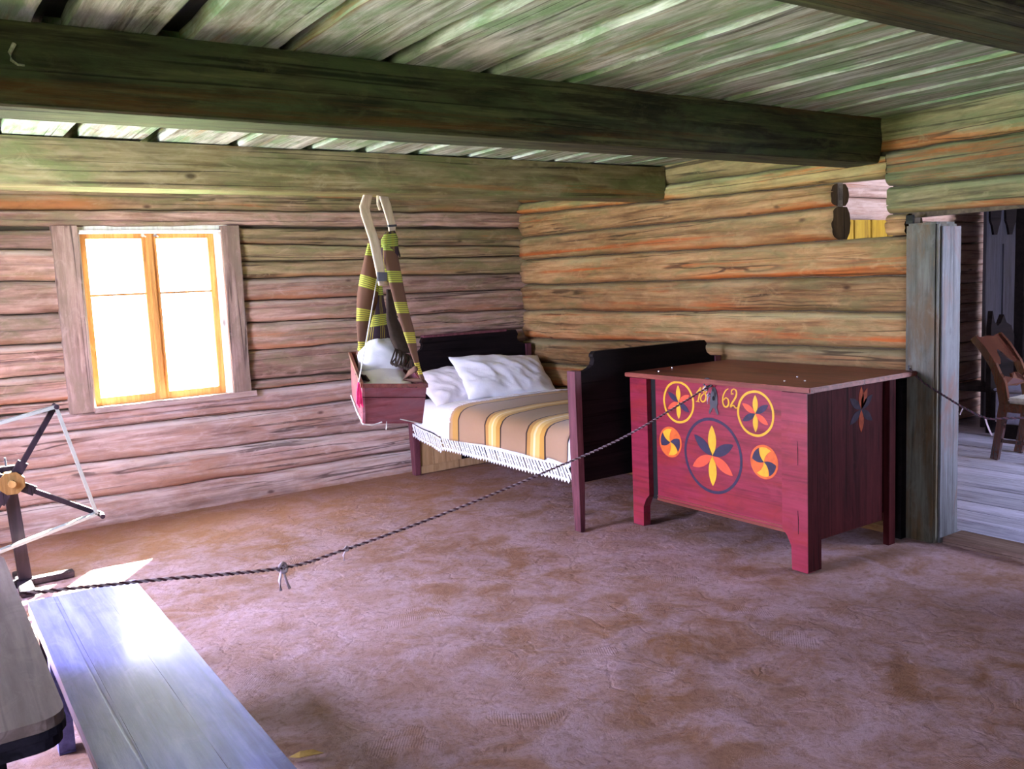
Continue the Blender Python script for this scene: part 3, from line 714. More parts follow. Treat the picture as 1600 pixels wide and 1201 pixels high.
# mattress: hidden under the sheet but real
m = MB().box(-1.20, -.12, -2.255, -.20, .432, .585, .05)
tag(m.go('mattress', 'linen2'), 'white mattress of the corner bed lying under the sheet', 'mattress')

def drape(name, y0, y1, ny, prof, mat, wav, uv=None):
    """cloth over the mattress: prof(y) -> list of (x, z); wavy hang"""
    V = []; Fc = []; U = []
    for i in range(ny+1):
        t = i/ny; y = y0+(y1-y0)*t; p = prof(y)
        for j, (x, z) in enumerate(p):
            s_ = j/(len(p)-1); hang = max(0, (s_-.5)*2)
            V.append((x + wav*hang*nz(y*6, z*1.5, 3.) - wav*.3*hang, y, z + .006*nz(x*4, y*4, 6.)*(1-hang))); U.append((t, s_))
    k = len(p)
    for i in range(ny):
        for j in range(k-1): a = i*k+j; Fc.append((a, a+1, a+k+1, a+k))
    o = link(name, V, Fc, mat, None, True, U)
    so_ = o.modifiers.new('thickness', 'SOLIDIFY'); so_.thickness = .004; so_.offset = 0
    return o
def body(top, off, hem, y, tuck=0):
    P = []
    xs = [-.13, -.3, -.5, -.7, -.85, -.97, -1.05, -1.11]
    for x in xs: P.append((x, top + .03*math.cos((x+.6)*1.6) - .02 + off))
    for a in (20, 40, 60, 80): P.append((-1.14-.115*math.sin(math.radians(a))-off*.6, top-.075+.075*math.cos(math.radians(a))+off*.6))
    z0 = P[-1][1]
    for q in range(1, 9): P.append((-1.258-off*.8-.004*q/8, z0+(hem-z0)*q/8))
    return P
def hem_sheet(y):
    if y > -.66: return .435 + (-.25-y)*-.13          # the wider lace corner by the pillows
    return .385
sheet = drape('bed_sheet', -2.24, -.22, 70, lambda y: body(.605, 0, hem_sheet(y)+.012*0, y), 'linen', .016)
tag(sheet, 'white bed sheet with wide openwork lace hem hanging down the bed side', 'sheet')
# lace: openwork border of slanted bars and a zigzag lower edge
def lace(y0, y1, ztop, zbot, xo, parent):
    n_ = int(abs(y1-y0)/.034); V = []; Fc = []
    def quad(a, b, c, d):
        k = len(V); V.extend([a, b, c, d]); Fc.append((k, k+1, k+2, k+3))
    def X(y, z): return xo - .006 + .016*nz(y*6, z*1.5, 3.)
    for i in range(n_):
        ya = y0+(y1-y0)*i/n_; yb = y0+(y1-y0)*(i+1)/n_; d = (yb-ya)
        zt0, zt1, zb0, zb1 = ztop(ya), ztop(yb), zbot(ya), zbot(yb)
        P = lambda y, z: (X(y, z), y, z)
        quad(P(ya, zt0), P(yb, zt1), P(yb, zt1-.012), P(ya, zt0-.012))
        # two slanted bars forming open rhombi
        s_ = 1.3*d
        quad(P(ya, zt0-.012), P(ya+d*.62, zt0-.012), P(ya+d*.62+s_, zb0+.016), P(ya+s_, zb0+.016))
        zm = (zt0+zb0)/2
        if i % 2 == 0: quad(P(ya, zm+.003), P(yb, zm+.003), P(yb, zm-.004), P(ya, zm-.004))
        quad(P(ya, zb0+.022), P(yb, zb1+.022), P(yb, zb1+.010), P(ya, zb0+.010))
        quad(P(ya, zb0+.011), P((ya+yb)/2, zb0+.011), P((ya+yb)/2, zb0-.008), P(ya+d*.3, zb0))
        quad(P((ya+yb)/2, zb0+.011), P(yb, zb1+.011), P(yb-d*.3, zb1), P((ya+yb)/2, zb0-.008))
    o = link('lace_hem', V, Fc, 'linen', parent); 
    mo = o.modifiers.new('thickness', 'SOLIDIFY'); mo.thickness = .003
    o['kind'] = 'stuff'; return o
lace(-.70, -2.235, lambda y: .392, lambda y: .290, -1.268, sheet)
lace(-.235, -.69, lambda y: .43 - (-.235-y)*.13, lambda y: .335-(-.235-y)*.16, -1.266, sheet)

blank = drape('striped_blanket', -.82, -2.215, 60, lambda y: body(.612, .012, .385+.018*math.sin(y*3.)+(.02 if y < -2 else 0), y), 'blanket', .016)
tag(blank, 'tan wool blanket with brown and orange-yellow stripes spread on the bed', 'blanket')
# lace edge of the turned sheet along the head end of the blanket
m = MB(); V = []; Fc = []
for i in range(52):
    p = body(.612, .016, .39, 0); 
    def at(s_):
        s_ *= 14; k = int(s_); f = s_-k
        a = p[k]; b = p[min(k+1, len(p)-1)]; return (a[0]+(b[0]-a[0])*f, a[1]+(b[1]-a[1])*f)
    a = at(i/52.); b = at((i+1)/52.)
    k = len(V); z = .003
    V += [(a[0], -.775, a[1]+z), (b[0], -.775, b[1]+z), (b[0], -.825, b[1]+z), ((a[0]+b[0])/2, -.842, (a[1]+b[1])/2+z), (a[0], -.825, a[1]+z)]; Fc.append((k, k+1, k+2, k+3, k+4))
o = link('lace_edge', V, Fc, 'linen2', sheet); o.modifiers.new('thickness', 'SOLIDIFY').thickness = .003

def pillow(name, L_, H_, T_, mat, sag=0.):
    n_, k_ = 56, 40; V = []; Fc = []
    for side in (1, -1):
        for i in range(n_+1):
            for j in range(k_+1):
                u = -1+2*i/n_; v = -1+2*j/k_
                px = u*L_/2*(1 - .07*(1-abs(u)**2)*abs(v)**2*0 - .06*(1-v*v)*0 - .05*abs(v)**0*(1-v*v)*abs(u)**6); py = v*H_/2*(1-.07*(1-u*u)*abs(v)**6)
                th = T_/2*((1-abs(u)**2.6)*(1-abs(v)**2.2))**.62
                th *= 1+.16*nz(u*2.2, v*2.2, side*3+L_*9) + .07*nz(u*6, v*5, side+L_*3)
                wr_ = (.016*(1-2*abs(nz(u*3.2+v*1.4, v*1.1-u*.6, side*2.+L_*5))) + .008*(1-2*abs(nz(u*7+v*5, v*3, side*4.))))*min(1, (1-u*u)*2+.2)*min(1, (1-v*v)*2)
                V.append((px+.012*nz(v*3, u*3, 7.), py+.010*nz(u*3, v*2, 9.), side*th+wr_*.6+.012*nz(u*2.5, v*2.5, 30.)))
    off = (n_+1)*(k_+1)
    for s_ in (0, off):
        for i in range(n_):
            for j in range(k_): a = s_+i*(k_+1)+j; Fc.append((a, a+1, a+k_+2, a+k_+1))
    o = link(name, V, Fc, mat, None, True)
    bm = bmesh.new(); bm.from_mesh(o.data)
    bmesh.ops.remove_doubles(bm, verts=bm.verts, dist=.0015); bmesh.ops.recalc_face_normals(bm, faces=bm.faces); bm.to_mesh(o.data); bm.free()
    for p in o.data.polygons: p.use_smooth = True
    return o
p1 = pillow('pillow', .62, .42, .17, 'linen2'); p1.location = (-.93, -.36, .715); p1.rotation_euler = (math.radians(34), math.radians(-3), math.radians(4))
tag(p1, 'smaller white pillow half hidden behind the other, nearest the cradle', 'pillow')
p2 = pillow('pillow', .86, .46, .20, 'linen'); p2.location = (-.53, -.46, .750); p2.rotation_euler = (math.radians(43), math.radians(4), math.radians(-2))
tag(p2, 'larger white pillow in front, propped across the middle of the bed head', 'pillow')

# ------------------------------------------------------------------ painted chest
CX0, CX1, CY0, CY1 = -.91, -.06, -3.655, -2.385
chest = thing('painted_chest', 'red painted wooden chest dated 1862 with rosettes, beside the door post', 'chest', (-.48, -3.02, 0))
def cp_(mb, name, mat, smooth=False, parent=chest):
    mb.v = [(a+.48, b+3.02, c) for a, b, c in mb.v]; return mb.go(name, mat, parent, smooth)
XF = -.885
m = MB().box(XF, XF+.03, -3.502, -2.575, .175, .908, .003); cp_(m, 'front_panel', 'red_paint')
m = MB().box(XF-.006, XF, -3.502, -2.575, .175, .192, .002).box(XF-.004, XF, -3.502, -2.575, .200, .206); cp_(m, 'bottom_moulding', 'red_edge')
# corner stiles with shaped feet (outline in y-z)
def stile(y0, y1, toin):
    # toin: +1 inner side is larger y
    inn, out = (y1, y0) if toin > 0 else (y0, y1); s_ = (inn-out)
    return [(out, .0), (out+s_*.62, .0), (out+s_*.64, .12), (out+s_*.80, .17), (inn, .20), (inn, .90), (out, .90)]
m = MB().prism(stile(-3.655, -3.502, 1), 'x', CX0, XF+.03); cp_(m, 'corner_stile', 'red_paint')
m = MB().prism(stile(-2.528, -2.385, -1), 'x', CX0, XF+.03); cp_(m, 'corner_stile', 'red_paint')
m = MB().box(XF+.012, XF+.03, -2.577, -2.526, .175, .9); cp_(m, 'stile_gap', 'iron_black')
# side faces
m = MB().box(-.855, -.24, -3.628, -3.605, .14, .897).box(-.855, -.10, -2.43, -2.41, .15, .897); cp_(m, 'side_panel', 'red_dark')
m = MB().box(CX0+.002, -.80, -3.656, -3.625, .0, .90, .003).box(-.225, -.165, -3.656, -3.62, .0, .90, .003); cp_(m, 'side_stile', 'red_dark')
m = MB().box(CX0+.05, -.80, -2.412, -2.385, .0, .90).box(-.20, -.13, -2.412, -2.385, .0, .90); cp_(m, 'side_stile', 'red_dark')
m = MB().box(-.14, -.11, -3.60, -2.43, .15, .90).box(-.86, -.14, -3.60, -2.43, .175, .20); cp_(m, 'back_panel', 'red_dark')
m = MB().box(-.945, -.035, -3.70, -2.375, .908, .934, .005); cp_(m, 'lid', 'red_edge')
m = MB().box(-.085, -.04, -3.64, -3.59, .0, .90).box(-.085, -.04, -2.45, -2.40, .0, .90); cp_(m, 'back_leg', 'bed_dark')
m = MB()
for (x, y) in ((-.80, -2.52), (-.62, -2.45), (-.78, -3.42), (-.72, -3.50), (-.60, -3.36)): m.tube([(x, y, .933), (x, y, .938)], .005, 8)
cp_(m, 'nail', 'nail')
m = MB()
for z in (.60, .25): m.tube([(CX0+.001, -3.600, z-.06), (CX0-.002, -3.602, z), (CX0+.001, -3.598, z+.06)], .0018, 4)
cp_(m, 'seam', 'iron_black')

XP = XF - .0012
def flat(pts, name, mat, x=XP, par=chest):
    V = [(x+.48, a+3.02, b) for a, b in pts] + [(x+.0012+.48, a+3.02, b) for a, b in pts]; k = len(pts)
    return link(name, V, [tuple(range(k)), tuple(reversed(range(k, 2*k)))] + [(i, (i+1) % k, k+(i+1) % k, k+i) for i in range(k)], mat, par)
def ring_mesh(cy_, cz, ry, rz_, w_, mat, name='painted_ring', x=XP, par=chest, wob=.002):
    V = []; Fc = []; n_ = 64
    for q in (0, .0012):
        for i in range(n_):
            a = 2*math.pi*i/n_; e = wob*nz(math.cos(a)*2, math.sin(a)*2, cy_*9)
            for rr in (0, 1):
                V.append((x+q+.48, cy_+3.02+math.cos(a)*(ry-w_*rr+e), cz+math.sin(a)*(rz_-w_*rr+e)))
    for i in range(n_):
        j = (i+1) % n_; a, b, c, d = 2*i, 2*j, 2*j+1, 2*i+1; o_ = 2*n_
        Fc += [(a, b, c, d), (a+o_, d+o_, c+o_, b+o_), (a, a+o_, b+o_, b), (d, c, c+o_, d+o_)]
    return link(name, V, Fc, mat, par)
def petal(cy_, cz, ang, L_, w_, mat, x=XP, bend=0., par=chest, name='painted_petal'):
    """pointed petal from the centre; ang measured in the viewer's sense: 0 = up, + = viewer's right (-y)"""
    a = math.radians(ang); d = Vector((-math.sin(a), math.cos(a))); p = Vector((-d.y, d.x)); out = []
    n_ = 12
    for s_ in (1, -1):
        rng = range(0, n_+1) if s_ == 1 else range(n_-1, 0, -1)
        for i in rng:
            t = i/n_; q = d*(t*L_) + p*(s_*w_/2*math.sin(math.pi*t)**.8 + bend*math.sin(math.pi*t)); out.append((cy_+q.x, cz+q.y))
    return flat(out, name, mat, x, par)
def rosette(cy_, cz, r, ringm, cols, w_ring, wp):
    ring_mesh(cy_, cz, r, r, w_ring, ringm)
    for i, (ang, c) in enumerate(cols): petal(cy_, cz, ang, r*.80, wp, c)
rosette(-2.764, .780, .122, 'pt_yellow', [(0, 'pt_yellow'), (180, 'pt_yellow'), (-58, 'pt_blue'), (122, 'pt_blue'), (62, 'pt_orange'), (-118, 'pt_orange')], .013, .034)
rosette(-3.318, .768, .122, 'pt_yellow', [(0, 'pt_yellow'), (180, 'pt_yellow'), (58, 'pt_blue'), (-118, 'pt_blue'), (-62, 'pt_orange'), (122, 'pt_orange')], .013, .034)
rosette(-3.015, .503, .212, 'pt_blue', [(0, 'pt_yellow'), (180, 'pt_yellow'), (62, 'pt_blue'), (-52, 'pt_blue'), (-118, 'pt_orange'), (122, 'pt_orange')], .016, .058)
def pinwheel(cy_, cz, r, rot):
    n_ = 40
    flat([(cy_+math.cos(2*math.pi*i/n_)*r, cz+math.sin(2*math.pi*i/n_)*r) for i in range(n_)], 'painted_disc', 'pt_disc')
    for k_, c in ((0, 'pt_yellow'), (118, 'pt_blue'), (180, 'pt_yellow'), (298, 'pt_blue')):
        base = math.radians(k_+rot); out = [(cy_, cz)]; m_ = 8; R_ = r*.86; wd = math.radians(58)
        P = lambda rr, a: (cy_-math.sin(a)*rr, cz+math.cos(a)*rr)
        for i in range(1, m_+1): out.append(P(R_*i/m_, base-wd/2-.55*(1-i/m_)))
        for i in range(1, 8): out.append(P(R_, base-wd/2+wd*i/8))
        for i in range(m_, 0, -1): out.append(P(R_*i/m_, base+wd/2-.55*(1-i/m_)))
        flat(out, 'painted_sector', c, XP-.0012)
pinwheel(-2.692, .540, .090, -18); pinwheel(-3.371, .520, .090, 8)
def stroke(pts, w_, name='painted_numeral', mat='pt_yellow'):
    P = [Vector(p) for p in pts]; Q = []
    for i in range(len(P)-1):
        p0 = P[max(0, i-1)]; p1_ = P[i]; p2_ = P[i+1]; p3 = P[min(len(P)-1, i+2)]
        for q in range(6):
            t = q/6; Q.append(.5*((2*p1_)+(-p0+p2_)*t+(2*p0-5*p1_+4*p2_-p3)*t*t+(-p0+3*p1_-3*p2_+p3)*t**3))
    Q.append(P[-1]); V = []; Fc = []
    for i, p in enumerate(Q):
        d = (Q[min(i+1, len(Q)-1)]-Q[max(i-1, 0)]).normalized(); n2 = Vector((-d.y, d.x)); ww = w_*(.55+.45*math.sin(math.pi*min(1, i/len(Q)*1.0)))*(1 if abs(d.x) < .8 else .75)
        for s_ in (1, -1): q = p+n2*ww/2*s_; V.append((XP+.48, q.x+3.02, q.y-.008))
    for i in range(len(Q)-1): Fc.append((2*i, 2*i+1, 2*i+3, 2*i+2))
    return V, Fc
def numeral(strokes):
    V = []; Fc = []
    for pts, w_ in strokes:
        a, b = stroke(pts, w_); k = len(V); V += a; Fc += [tuple(k+i for i in f) for f in b]
    link('painted_numeral', V, Fc, 'pt_yellow', chest)
numeral([([(-2.905, .855), (-2.922, .866), (-2.938, .883), (-2.934, .86), (-2.922, .825), (-2.914, .805)], .011), ([(-2.900, .803), (-2.914, .806), (-2.928, .802)], .008)])
numeral([([(-2.984, .878), (-2.972, .893), (-2.957, .886), (-2.958, .868), (-2.970, .853), (-2.976, .835), (-2.968, .815), (-2.95, .806), (-2.937, .818), (-2.942, .838), (-2.962, .853), (-2.982, .866), (-2.984, .878)], .010)])
numeral([([(-3.138, .893), (-3.118, .880), (-3.100, .850), (-3.097, .818), (-3.108, .796), (-3.126, .795), (-3.138, .812), (-3.134, .835), (-3.118, .842), (-3.102, .828)], .011)])
numeral([([(-3.158, .862), (-3.160, .884), (-3.176, .894), (-3.192, .884), (-3.192, .862), (-3.178, .838), (-3.158, .812), (-3.152, .796), (-3.17, .806), (-3.188, .793), (-3.205, .800)], .011), ([(-3.165, .866), (-3.172, .870)], .012)])
# worn side rosette, its paints darkened for the shade on the end panel
def side_flat(pts, name, mat):
    V = [(a+.48, -3.6295+3.02, b) for a, b in pts] + [(a+.48, -3.628+3.02, b) for a, b in pts]; k = len(pts)
    link(name, V, [tuple(range(k)), tuple(reversed(range(k, 2*k)))] + [(i, (i+1) % k, k+(i+1) % k, k+i) for i in range(k)], mat, chest)
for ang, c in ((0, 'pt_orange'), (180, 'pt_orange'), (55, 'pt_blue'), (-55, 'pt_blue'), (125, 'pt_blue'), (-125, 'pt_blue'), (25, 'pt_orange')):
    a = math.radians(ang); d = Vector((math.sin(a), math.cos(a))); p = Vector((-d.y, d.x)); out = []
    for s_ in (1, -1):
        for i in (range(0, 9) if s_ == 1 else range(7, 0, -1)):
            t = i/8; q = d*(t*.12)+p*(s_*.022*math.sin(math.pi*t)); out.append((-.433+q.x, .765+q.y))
    side_flat(out, 'painted_petal', 'pt_shaded_orange' if c == 'pt_orange' else 'pt_shaded_blue')
# lock plate, hasp ring, keyhole
flat([(-3.005, .800), (-3.012, .845), (-3.026, .880), (-3.040, .888), (-3.052, .875), (-3.060, .845), (-3.062, .800), (-3.056, .775), (-3.068, .745), (-3.060, .735), (-3.046, .752), (-3.038, .770), (-3.024, .770), (-3.016, .752), (-3.003, .735), (-2.996, .745), (-3.008, .775)], 'lock_plate', 'iron', XF-.004)
flat([(-3.034+math.cos(a)*.009, .825+math.sin(a)*.013) for a in [i*.628 for i in range(10)]], 'keyhole', 'iron_black', XF-.0055)
m = MB(); m.tube([(-.918, -3.02+math.cos(a)*.030, .912+math.sin(a)*.024) for a in [i*2*math.pi/20 for i in range(21)]], .0045, 6, cap=False)
m.tube([(-.89, -3.02, .895), (-.922, -3.02, .890)], .006, 6); cp_(m, 'hasp_ring', 'iron', True)

# ------------------------------------------------------------------ cradle
cr = [(-2.505, -2.050, 0.988), (-2.116, -2.050, 0.948), (-2.157, -2.050, 0.743), (-2.515, -2.050, 0.786)]
rl = (-2.266, -1.380, 1.111); rb = (-2.271, -1.380, 0.848)
cr = [Vector(v) for v in cr]; rl = Vector(rl); rb = Vector(rb)
rr_ = rl + (cr[1]-cr[0])*.93; rbr = rb + (cr[2]-cr[3])*.93
cradle = thing('hanging_cradle', 'small faded red wooden cradle box hanging from the beam in front of the bed', 'cradle', tuple((cr[3]+cr[2]+rb+rbr)/4))
CO = Vector(cradle.location)
def wallq(a, b, c, d, t, name, mat='cradle'):
    """four corners of the outer face, thickened by t along its normal towards the middle"""
    n_ = (b-a).cross(d-a).normalized(); mid = (a+b+c+d)/4; cen = (cr[0]+cr[2]+rl+rbr)/4
    if (cen-mid).dot(n_) < 0: n_ = -n_
    V = [v-CO for v in (a, b, c, d)] + [v+n_*t-CO for v in (a, b, c, d)]
    return link(name, V, [(0, 1, 2, 3), (4, 5, 6, 7), (0, 1, 5, 4), (1, 2, 6, 5), (2, 3, 7, 6), (3, 0, 4, 7)], mat, cradle)
wallq(cr[0], cr[1], cr[2], cr[3], .014, 'end_board'); wallq(rl, rr_, rbr, rb, .014, 'end_board')
wallq(cr[0], rl, rb, cr[3], .013, 'side_board'); wallq(cr[1], rr_, rbr, cr[2], .013, 'side_board')
wallq(cr[3], cr[2], rbr, rb, .012, 'bottom_board')
up = Vector((0, 0, .006))
m = MB()
for a, b in ((cr[0], cr[1]), (cr[0], rl), (cr[1], rr_), (rl, rr_)): m.bar(a-CO+up*.3, b-CO+up*.3, .016, .022, (0, 0, 1))
m.go('rim', 'red_edge', cradle)
zmid = cr[0]*.70+cr[3]*.30; zmid2 = cr[1]*.70+cr[2]*.30
m = MB(); m.bar(zmid-CO+Vector((0, -.003, 0)), zmid2-CO+Vector((0, -.003, 0)), .003, .006, (0, 1, 0)); m.go('board_joint', 'red_dark', cradle)
# cord bits under the box
m = MB()
def ss(a, b, z=-.004): return a.lerp(b, .5)
m.tube([cr[3]-CO+Vector((.0, -.004, -.002)), cr[3]-CO+Vector((.05, -.005, -.014)), cr[3]-CO+Vector((.11, -.004, -.004))], .004, 5)
m.tube([cr[3]-CO+Vector((.22, -.004, -.002)), cr[3].lerp(cr[2], .98)-CO+Vector((0, -.004, -.002))], .003, 5)
m.tube([cr[3]-CO+Vector((.14, 0, -.004)), cr[3]-CO+Vector((.135, 0, -.05))], .003, 5)
m.tube([cr[3]-CO+Vector((.0, 0, .0)), rb.lerp(cr[3], .6)-CO+Vector((-.006, 0, .0)), rb-CO+Vector((-.006, 0, .01))], .005, 5)
m.go('lashing_cord', 'cord', cradle)
# bedding
def bl(name, pts, mat, par, th=.0):
    pass
bed_c = (cr[0]+cr[1]+rl+rr_)/4
def lump(name, cen, sx_, sy_, sz_, mat, ax, label, cat, seed=1.):
    V = []; Fc = []; n_, k_ = 20, 28
    exu = (rl-cr[0]).normalized(); exr = (cr[1]-cr[0]).normalized(); exz = exr.cross(exu)
    for i in range(n_+1):
        th = math.pi*i/n_
        for j in range(k_):
            ph = 2*math.pi*j/k_
            c, s = math.cos(ph), math.sin(ph); st = math.sin(th); ct = math.cos(th)
            sg = lambda q, e: math.copysign(abs(q)**e, q)
            d = Vector((sg(c, .6)*sg(st, .7), sg(s, .6)*sg(st, .7), ct))
            q = 1+.10*nz(d.x*2+seed, d.y*2, d.z*2)+.03*nz(d.x*7, d.y*7+seed, d.z*7)
            V.append(exr*d.x*sx_*q + exu*d.y*sy_*q + exz*d.z*sz_*q)
    for i in range(n_):
        for j in range(k_): Fc.append((i*k_+j, i*k_+(j+1) % k_, (i+1)*k_+(j+1) % k_, (i+1)*k_+j))
    o = link(name, V, Fc, mat, None, True); o.location = cen; tag(o, label, cat); return o
lump('cradle_sheet', (cr[0]+cr[1]+cr[2]+cr[3])/8+(rl+rr_+rb+rbr)/8+Vector((0, .0, .045)), .165, .31, .058, 'linen2', None, 'white sheet bundled in the bottom of the hanging cradle', 'sheet')
o = lump('cradle_pillow', rl*.44+rr_*.36+(cr[0]+cr[1])*.10+Vector((0, -.04, -.005)), .15, .10, .14, 'linen', None, 'rounded white pillow standing at the far end of the hanging cradle', 'pillow', 4.)

# bentwood hanger
def strip(name, cl, mat, par=None, th=.006, uvscale=1., smooth=True, solid=True, loc=None):
    """cl: list of (left point, right point); a band between them"""
    loc = loc or Vector((0, 0, 0)); V = []; U = []; Fc = []; acc = 0.; last = None; k = 5
    S = []
    for i in range(len(cl)-1):
        for q in range(4):
            t = q/4; S.append(tuple(Vector(cl[i][s_]).lerp(Vector(cl[i+1][s_]), t) for s_ in (0, 1)))
    S.append((Vector(cl[-1][0]), Vector(cl[-1][1])))
    for a, b in S:
        mid = (a+b)/2
        if last is not None: acc += (mid-last).length
        last = mid
        for j in range(k+1):
            t = j/k; p = a.lerp(b, t); bow = math.sin(math.pi*t)*(a-b).length*.12*uvscale
            V.append(p-loc+Vector((0, -bow, 0))); U.append((t, acc))
    for i in range(len(S)-1):
        for j in range(k): a = i*(k+1)+j; Fc.append((a, a+1, a+k+2, a+k+1))
    o = link(name, V, Fc, mat, par, smooth, U)
    mo = o.modifiers.new('thickness', 'SOLIDIFY'); mo.thickness = th; mo.offset = 0
    return o
HO = Vector((-2.25, -1.68, 2.03))
hang = thing('cradle_hanger', 'pale bent wood straps hooked on the beam above the hanging cradle', 'hanger', tuple(HO))
strip('bent_strap', [((-2.248, -1.690, 2.052), (-2.187, -1.670, 2.056)), ((-2.286, -1.690, 1.966), (-2.218, -1.670, 1.954)), ((-2.286, -1.700, 1.922), (-2.214, -1.680, 1.903)), ((-2.253, -1.720, 1.777), (-2.188, -1.700, 1.778)), ((-2.247, -1.730, 1.712), (-2.181, -1.710, 1.712)), ((-2.232, -1.740, 1.592), (-2.169, -1.720, 1.591)), ((-2.226, -1.750, 1.515), (-2.159, -1.730, 1.513))], 'strap', hang, .007, 0., loc=HO)
strip('bent_strap', [((-2.143, -1.640, 2.060), (-2.084, -1.620, 2.063)), ((-2.120, -1.640, 1.980), (-2.056, -1.620, 1.990)), ((-2.087, -1.640, 1.862), (-2.030, -1.620, 1.864)), ((-2.085, -1.640, 1.818), (-2.038, -1.620, 1.819))], 'strap', hang, .007, 0., loc=HO)
m = MB(); m.tube([Vector(p)-HO for p in ((-2.153, -1.660, 2.058), (-2.155, -1.660, 1.978), (-2.144, -1.660, 1.949))], .010, 8, .008); m.go('peg', 'strap', hang, True)
m = MB(); m.bar(Vector((-2.101, -1.660, 1.857))-HO, Vector((-2.037, -1.640, 1.862))-HO, .012, .012); m.bar(Vector((-2.235, -1.760, 1.566))-HO, Vector((-2.169, -1.740, 1.564))-HO, .05, .012); m.go('iron_band', 'iron', hang)

shawl = thing('striped_shawl', 'brown woollen shawl with yellow-green stripes draped from the straps over the cradle', 'shawl', tuple(HO))
# left fall: to the far left corner
strip('left_fall', [((-2.248, -1.700, 1.771), (-2.215, -1.680, 1.772)), ((-2.264, -1.680, 1.700), (-2.185, -1.640, 1.694)), ((-2.286, -1.640, 1.579), (-2.151, -1.600, 1.538)), ((-2.295, -1.600, 1.469), (-2.143, -1.550, 1.425)), ((-2.287, -1.550, 1.320), (-2.168, -1.500, 1.312)), ((-2.273, -1.520, 1.205), (-2.200, -1.480, 1.198)), ((-2.256, -1.500, 1.127), (-2.218, -1.470, 1.122))], 'shawl', shawl, .004, loc=HO)
strip('left_tail', [((-2.231, -1.470, 1.239), (-2.213, -1.460, 1.180)), ((-2.254, -1.460, 1.133), (-2.219, -1.450, 1.098)), ((-2.271, -1.420, 1.047), (-2.219, -1.410, 1.010)), ((-2.256, -1.420, 0.968), (-2.209, -1.410, 0.962))], 'shawl', shawl, .004, loc=HO)
# right fall: to the near right corner
strip('right_fall', [((-2.122, -1.660, 1.787), (-2.036, -1.600, 1.813)), ((-2.151, -1.680, 1.750), (-2.028, -1.600, 1.745)), ((-2.157, -1.700, 1.683), (-2.026, -1.620, 1.677)), ((-2.165, -1.760, 1.534), (-2.037, -1.680, 1.532)), ((-2.169, -1.830, 1.388), (-2.055, -1.760, 1.382)), ((-2.167, -1.910, 1.244), (-2.072, -1.860, 1.237)), ((-2.167, -1.980, 1.131), (-2.105, -1.940, 1.125)), ((-2.161, -2.020, 1.054), (-2.121, -1.990, 1.056)), ((-2.151, -2.045, 0.990), (-2.118, -2.030, 0.986))], 'shawl', shawl, .004, loc=HO)
strip('top_bundle', [((-2.121, -1.670, 1.823), (-2.046, -1.630, 1.833)), ((-2.157, -1.680, 1.779), (-2.023, -1.620, 1.789)), ((-2.155, -1.665, 1.699), (-2.024, -1.620, 1.707)), ((-2.147, -1.660, 1.536), (-2.042, -1.600, 1.534))], 'shawl_in', shawl, .008, loc=HO)
# inside plaid, hanging at the back of the cradle
strip('plaid_fall', [((-2.158, -1.580, 1.539), (-2.105, -1.540, 1.538)), ((-2.162, -1.520, 1.427), (-2.066, -1.480, 1.422)), ((-2.172, -1.470, 1.293), (-2.024, -1.440, 1.303)), ((-2.187, -1.430, 1.177), (-1.995, -1.410, 1.182)), ((-2.193, -1.410, 1.079), (-1.969, -1.400, 1.091))], 'shawl_in', shawl, .004, loc=HO)
strip('loose_fall', [((-2.114, -1.620, 1.491), (-2.075, -1.600, 1.490)), ((-2.136, -1.640, 1.312), (-2.048, -1.600, 1.314)), ((-2.138, -1.680, 1.200), (-2.016, -1.640, 1.209)), ((-2.122, -1.720, 1.117), (-2.006, -1.700, 1.114))], 'fringe', shawl, .008, loc=HO)
# knotted wool fringe
m = MB(); random.seed(3)
for i in range(16):
    t = i/15; a = Vector((-2.129, -1.720, 1.144)).lerp(Vector((-2.025, -1.740, 1.087)), t); b = Vector((-2.203, -1.800, 1.072)).lerp(Vector((-2.093, -1.860, 1.024)), t)
    c = a.lerp(b, .5)+Vector((random.uniform(-.012, .012), -.01, random.uniform(-.01, .01)))
    m.tube([a-HO, c-HO, b-HO+Vector((random.uniform(-.01, .01), 0, 0))], .005, 5)
    b2 = b+Vector((random.uniform(-.004, .02), -.01, -.012)); m.tube([b-HO, b2-HO], .007, 5)
for i in range(7):
    a = Vector((-2.402, -1.750, 1.028)).lerp(Vector((-2.394, -1.850, 1.023)), i/6); m.tube([a-HO, a-HO+Vector((.02, -.01, -.035))], .006, 5)
o = m.go('wool_fringe', 'fringe', shawl); o['kind'] = 'stuff'
m = MB(); m.tube([Vector(p)-HO for p in ((-2.051, -1.620, 1.812), (-2.032, -1.620, 1.774), (-2.023, -1.620, 1.722), (-2.013, -1.620, 1.680))], .005, 6); m.go('tie_end', 'fringe', shawl)
for i in range(5):
    pass
m = MB(); m.tube([Vector(p)-HO for p in ((-2.167, -2.030, 1.051), (-2.182, -1.980, 1.025), (-2.206, -1.960, 0.990), (-2.158, -1.990, 0.980), (-2.131, -2.030, 0.980))], .016, 7, .012); m.go('gathered_corner', 'shawl', shawl, True)
t = thing('suspension_string', 'thin pale string running from the strap to the near corner of the cradle', 'string', (-2.235, -1.750, 1.552))
c0 = Vector(t.location); m = MB(); m.tube([Vector(p)-c0 for p in ((-2.235, -1.750, 1.552), (-2.361, -1.880, 1.310), (-2.479, -2.000, 1.085), (-2.531, -2.060, 1.001))], .0035, 6); m.go('string', 'cord', t, True)
m = MB()
for i in range(6):
    dx = (i-2.5)*.004; a = Vector((-2.530, -2.060, 1.011))-c0; m.tube([a, a+Vector((dx, 0, -.05)), a+Vector((dx*1.6, 0, -.115-.01*(i % 3)))], .004, 5)
m.go('tassel', 'pink', t)

